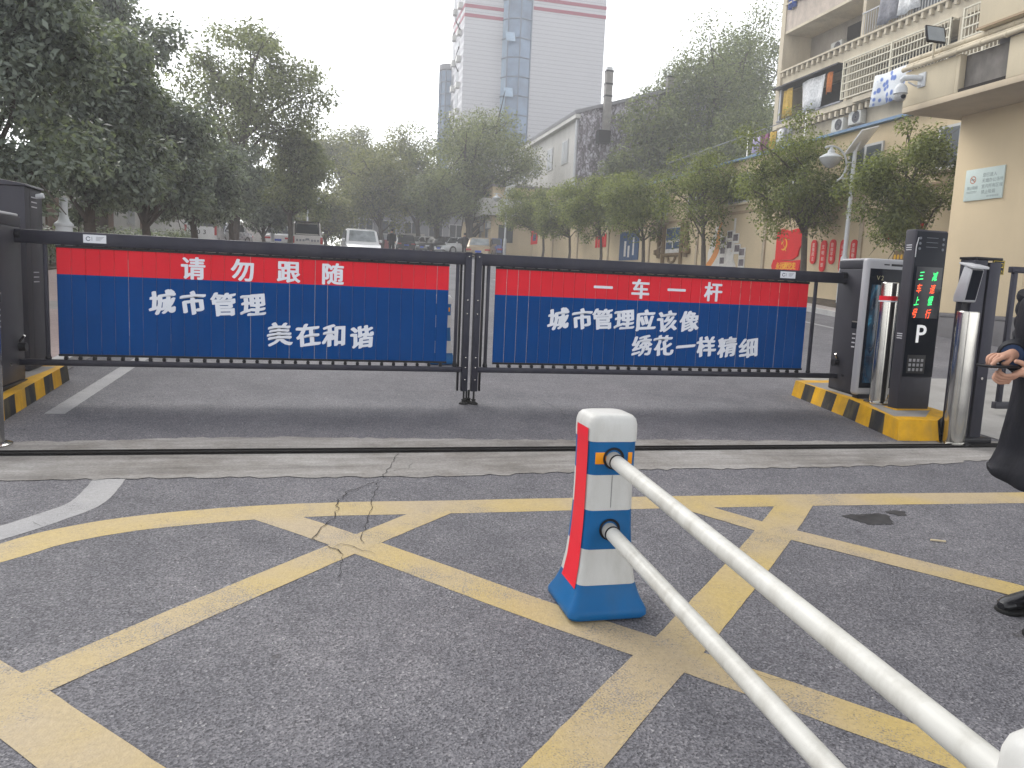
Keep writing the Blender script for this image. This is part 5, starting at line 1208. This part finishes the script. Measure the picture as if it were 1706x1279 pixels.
# ------------------------------------------------------------------ trees
def leaf_cloud(name, clumps, n, size, m, rng, parent, droop=.25):
    c = np.array([k[0] for k in clumps]); r_ = np.array([k[1] for k in clumps])
    wgt = r_.prod(1)**(2/3); idx = rng.choice(len(clumps), n, p=wgt/wgt.sum())
    d = rng.normal(size=(n, 3)); d /= np.linalg.norm(d, axis=1)[:, None]
    rad = rng.random(n)**(1/2.4)*(1+.10*rng.normal(size=n))
    p = c[idx] + d*r_[idx]*rad[:, None]
    nrm = d*.7 + rng.normal(size=(n, 3))*.6 + np.array([0, 0, .55]); nrm /= np.linalg.norm(nrm, axis=1)[:, None]
    ax = rng.normal(size=(n, 3)) + d*.6 - np.array([0, 0, droop]); ax -= nrm*(ax*nrm).sum(1)[:, None]; ax /= np.linalg.norm(ax, axis=1)[:, None]
    sd = np.cross(nrm, ax); s_ = size*(.65+.7*rng.random(n))[:, None]
    v = np.empty((n, 4, 3)); v[:, 0] = p; v[:, 1] = p+ax*s_*.5+sd*s_*.23; v[:, 2] = p+ax*s_-nrm*s_*.12; v[:, 3] = p+ax*s_*.5-sd*s_*.23
    me = bpy.data.meshes.new(name); me.vertices.add(n*4); me.vertices.foreach_set('co', v.astype(np.float32).ravel())
    me.loops.add(n*4); me.loops.foreach_set('vertex_index', np.arange(n*4, dtype=np.int32))
    me.polygons.add(n); me.polygons.foreach_set('loop_start', np.arange(0, n*4, 4, dtype=np.int32)); 
    me.update(calc_edges=True); me.validate(); me.materials.append(m)
    return link(name, me, parent)
def tree(x, y, cx, cz, rx, rz, n, size, m, label, group, seed, nc=34, bark=BARK, tr=.12, ry=None, base=0, gap=.0, fork=.45, lean=0, species='tree', rl=(.26, .42), flat=1.0, spread=1):
    rng = np.random.default_rng(seed); g = gz(y)+base; rx *= 1.14; rz *= 1.14
    o = thing(species, (x, y, g), label, 'tree', group); ry = ry or rx
    C_ = np.array([cx-x, 0, cz-g]); cl = []
    for k in range(nc):
        d = rng.normal(size=3); d /= np.linalg.norm(d); rr = .35+.55*rng.random()**.6
        e = .62+.38*rng.random()
        p = C_ + d*np.array([rx, ry, rz])*rr*e
        s_ = rng.uniform(*rl)*(1.15-.45*rr)*1.1
        cl.append((p, np.array([rx*s_, ry*s_, min(rx, rz)*s_*.85*flat])))
    if not gap: cl.append((C_, np.array([rx, ry, rz])*.55))
    leaf_cloud('crown', cl, n, size, m, rng, o)
    b = MB(); fk = Vector((lean*.3, 0, max(.5, (cz-rz-g)+fork*rz*.5))); ct = Vector((cx-x, 0, cz-g)); tp = ct + Vector((0, 0, rz*.45))
    mid = Vector((lean*.1+.03*rx, .02, fk.z*.5)); b.tube([(0,0,-.15), (0,0,.08), tuple(mid), tuple(fk)], [tr*1.5, tr*1.12, tr*.95, tr*.85], 10)
    m2 = fk.lerp(tp, .5) + Vector((rng.normal()*.08*rx, rng.normal()*.08*ry, 0)); b.tube([tuple(fk), tuple(m2), tuple(tp)], [tr*.8, tr*.5, tr*.12], 8, cap=False)
    for k in sorted(range(nc), key=lambda i: rng.random())[:min(nc, 20)]:
        p = Vector(cl[k][0]); t_ = max(0, min(.9, (p.z-fk.z-.45*rz)/(tp.z-fk.z+.01)*.8))*(1 if spread else .25)
        st = fk.lerp(m2, t_*2) if t_ < .5 else m2.lerp(tp, t_*2-1)
        q = st.lerp(p, .5) + Vector((rng.normal()*.07*rx, rng.normal()*.07*ry, .08*rz))
        b.tube([tuple(st), tuple(q), tuple(p)], [tr*.42*(1-.4*t_), tr*.26, tr*.07], 6, cap=False)
        for w in range(2):
            e = q.lerp(p, .3+.3*w); f_ = e + Vector(rng.normal(size=3)*np.array([rx, ry, rz])*.22); b.tube([tuple(e), tuple(f_)], [tr*.16, tr*.05], 5, cap=False)
    b.build('trunk', bark, o)
    return o
LD = mat_leaf('dark_leaf', (.030,.040,.038), (.22,.255,.225), .38, 1.2, .45)
LM = mat_leaf('camphor_leaf', (.038,.052,.024), (.22,.245,.13), .38, .5)
LS = mat_leaf('osmanthus_leaf', (.036,.052,.018), (.23,.26,.10), .40, .7)
LY = mat_leaf('yellowish_leaf', (.042,.055,.020), (.21,.215,.095), .42, .3)
LH = mat_leaf('hill_leaf', (.036,.05,.022), (.19,.22,.105), .38, .35)
gR = 'slim osmanthus trees along the mural wall'
tree(14.97, 53, 13.7, 6.35, 2.2, 1.9, 11000, .15, LS, 'slim tree nearest the parked tan sedan, at the far end of the wall row', gR, 11, bark=BARKL, tr=.085, gap=0, nc=46, rl=(.2, .33))
tree(14.95, 46.9, 14.3, 5.85, 2.0, 1.75, 11000, .14, LS, 'small slim tree second from the tan sedan along the mural wall', gR, 12, bark=BARKL, tr=.085, gap=0, nc=46, rl=(.2, .33))
tree(14.94, 41.2, 14.4, 5.65, 2.15, 1.9, 12500, .135, LS, 'slim tree in front of the red brush-stroke board', gR, 13, bark=BARKL, tr=.085, gap=0, nc=46, rl=(.2, .33))
tree(14.9, 35.2, 14.4, 5.35, 2.0, 1.9, 12500, .125, LS, 'slim tree between the blue board and the pipe-frame mural', gR, 14, bark=BARKL, tr=.09, gap=0, nc=46, rl=(.2, .33))
tree(14.92, 29.1, 14.7, 5.3, 1.95, 2.0, 12000, .115, LS, 'vase-shaped slim tree in front of the photo mural', gR, 15, bark=BARKL, tr=.11, gap=1, nc=40, fork=.2, rl=(.22, .36))
tree(14.92, 22.3, 14.4, 5.0, 2.15, 2.0, 22000, .10, LS, 'bushy wall-row tree in front of the red emblem board', gR, 16, bark=BARKL, tr=.11, gap=1, nc=48, rl=(.2, .34))
tree(14.65, 16.9, 13.95, 4.45, 1.6, 1.8, 23000, .085, LS, 'dense tree between the street lamp and the gatehouse pillar', gR, 17, bark=BARKL, tr=.085, nc=52, gap=1, rl=(.18, .32))
gL = 'dark broad-leaved trees along the left pavement'
lt = [(-4.7, 12.9, -4.75, 4.1, 1.75, 2.5, 36000, .115), (-4.7, 18.2, -4.6, 4.35, 1.75, 2.35, 34000, .13), (-4.8, 24.2, -4.8, 4.65, 1.95, 2.45, 30000, .14), (-4.6, 31.4, -4.65, 4.9, 2.0, 2.15, 24000, .16), (-4.2, 40, -4.3, 5.4, 2.1, 2.15, 18000, .19), (-3.4, 50, -3.4, 5.6, 2.0, 2.45, 10000, .25)]
lb_ = ['nearest and darkest tree of the left row, rising behind the equipment cabinet', 'dark tree behind the short white post', 'dark tree of the left row over the first brown shutters', 'dark rounded tree in the middle of the left row', 'dark tree over the white van on the left', 'last dark tree of the left row beside the arc street lamp']
for i, (a, lab) in enumerate(zip(lt, lb_)): tree(*a[:2], a[2], a[3], a[4], a[5], a[6], a[7], LD, lab, gL, 30+i, nc=44, tr=.13, base=.09, rl=(.24, .38))
gB = 'taller trees behind the left row'
tree(-8.2, 23, -8.4, 8.0, 2.2, 2.6, 12000, .19, LD, 'tall dark tree behind the nearest left trees at the picture edge', gB, 50, tr=.2, base=.1)
tree(-7.4, 30, -6.9, 8.7, 2.6, 2.6, 14000, .20, LD, 'tall layered tree leaning over the left row', gB, 51, tr=.2, nc=26, gap=1, base=.1)
tree(-4.6, 45, -3.5, 10.6, 4.5, 4.2, 19000, .21, LM, 'tall open-crowned tree standing above the left row against the sky', gB, 52, tr=.24, nc=60, gap=1, rl=(.15, .25), fork=.1)
tree(-1.75, 47, -1.4, 7.2, 2.2, 3.0, 15000, .20, LM, 'dark mid-height tree under the tall open-crowned tree', gB, 53, tr=.16)
gM = 'hazy trees at the end of the road'
tree(2.6, 88, 2.5, 12.5, 5.0, 6.2, 15300, 0.30, LY, 'tallest hazy tree at the end of the road, left of centre', gM, 60, tr=.3, nc=26)
tree(5.2, 72, 4.6, 8.8, 4.1, 4.1, 15300, 0.26, LY, 'yellowish broad tree above the white sport utility car', gM, 61, tr=.25)
tree(9.2, 78, 8.5, 10.8, 3.5, 5.2, 15300, 0.27, LY, 'hazy upright tree left of the big camphor tree', gM, 62, tr=.26)
tree(.3, 66, .5, 6.0, 2.3, 2.0, 9000, .26, LY, 'low yellow-green tree behind the pickup', gM, 63, tr=.16)
tree(-2.6, 75, -2.4, 7.5, 3.2, 3.2, 11900, 0.27, LY, 'round hazy tree behind the arc street lamp', gM, 64, tr=.2)
tree(6.6, 98, 6.2, 12.5, 4.6, 6.0, 11900, 0.34, LY, 'pale far tree between the road trees', gM, 65, tr=.25)
tree(12.2, 66, 12.5, 11.0, 6.6, 5.3, 34000, .21, LM, 'big spreading camphor tree with a dark forked trunk at the road end', gM, 66, tr=.42, nc=60, rl=(.2, .30), fork=-.2)
tree(9.9, 70, 9.6, 9.0, 3.1, 3.2, 9000, .28, LM, 'camphor tree close on the left of the biggest camphor', gM, 67, tr=.25)
gH = 'trees on the bank behind the flats'
tree(30.5, 64, 28.2, 14.6, 4.6, 6.0, 20000, .27, LH, 'hillside tree next to the creeper-covered gable', gH, 70, tr=.3, nc=44)
tree(32.0, 60, 30.8, 15.8, 5.8, 6.4, 28000, .25, LH, 'broad hillside tree left of the block of flats', gH, 71, tr=.35, nc=54)
tree(37.5, 66, 36.2, 19.6, 5.2, 6.2, 22000, .26, LH, 'highest hillside tree touching the corner of the flats', gH, 72, tr=.35, nc=40)
tree(24.2, 56, 24.0, 11.4, 3.5, 4.6, 12000, .28, LH, 'lower hillside tree right of the creeper-covered gable', gH, 73, tr=.22)
tree(31.5, 52, 30.2, 10.8, 4.4, 4.8, 16000, .24, LH, 'low hillside tree just above the roof terrace', gH, 74, tr=.25)
# wooded rise closing the view: one uncountable mass
rng = np.random.default_rng(9)
cl = [(np.array([rng.uniform(-60, 75), rng.uniform(112, 135), rng.uniform(5, 12)]), np.array([4.5, 4, 3.6])) for k in range(150)]
tag(leaf_cloud('far_wood', cl, 26000, .6, LY, rng, None), kind='stuff')
# low clipped hedge on the planting bed at the left
rng = np.random.default_rng(5)
he = thing('hedge', (-6.9, 12, gz(12)), 'low dark hedge running under the left trees', 'hedge')
cl = [(np.array([rng.normal()*.12, y-12, gz(y)-gz(12)+.62]), np.array([.42, .5, .5])) for y in np.arange(10, 46, .5)]
leaf_cloud('foliage', cl, 16000, .11, LD, rng, he); b = MB()
for y in np.arange(10, 46, 1.0): b.tube([(0, y-12, gz(y)-gz(12)), (.05, y-12, gz(y)-gz(12)+.7)], .02, 5)
b.build('stems', BARK, he)
# fallen leaves on the planting beds: uncountable litter
n = 900; v = []; f = []
for i in range(n):
    if i % 3: x, y = rng.uniform(13.7, 15.5), rng.uniform(16, 40)
    else: x, y = rng.uniform(-8.8, -6.3), rng.uniform(9, 40)
    z = gz(y)+.16; a = rng.uniform(0, 6); s_ = rng.uniform(.04, .08)
    v += [(x, y, z), (x+s_*cos(a), y+s_*sin(a), z+.01), (x+s_*(cos(a)-sin(a)*.6), y+s_*(sin(a)+cos(a)*.6), z+.015)]; f.append((3*i, 3*i+1, 3*i+2))
tag(MB().add(v, f).build('leaf_litter', mat('dry_leaf', (.16,.10,.04), .8), smooth=False), kind='stuff')

# ------------------------------------------------------------------ haze
hz = MB().box(-90, 120, -45, 190, -4, 60).build('haze', [], smooth=False)
m = bpy.data.materials.new('haze_air'); m.use_nodes = True; n = m.node_tree.nodes; n.remove(n['Principled BSDF'])
pv = n.new('ShaderNodeVolumePrincipled'); pv.inputs['Color'].default_value = (.94,.95,.98,1); pv.inputs['Density'].default_value = .0022; pv.inputs['Anisotropy'].default_value = .3
m.node_tree.links.new(pv.outputs[0], n['Material Output'].inputs['Volume'])
hz.data.materials.append(m); hz['kind'] = 'stuff'
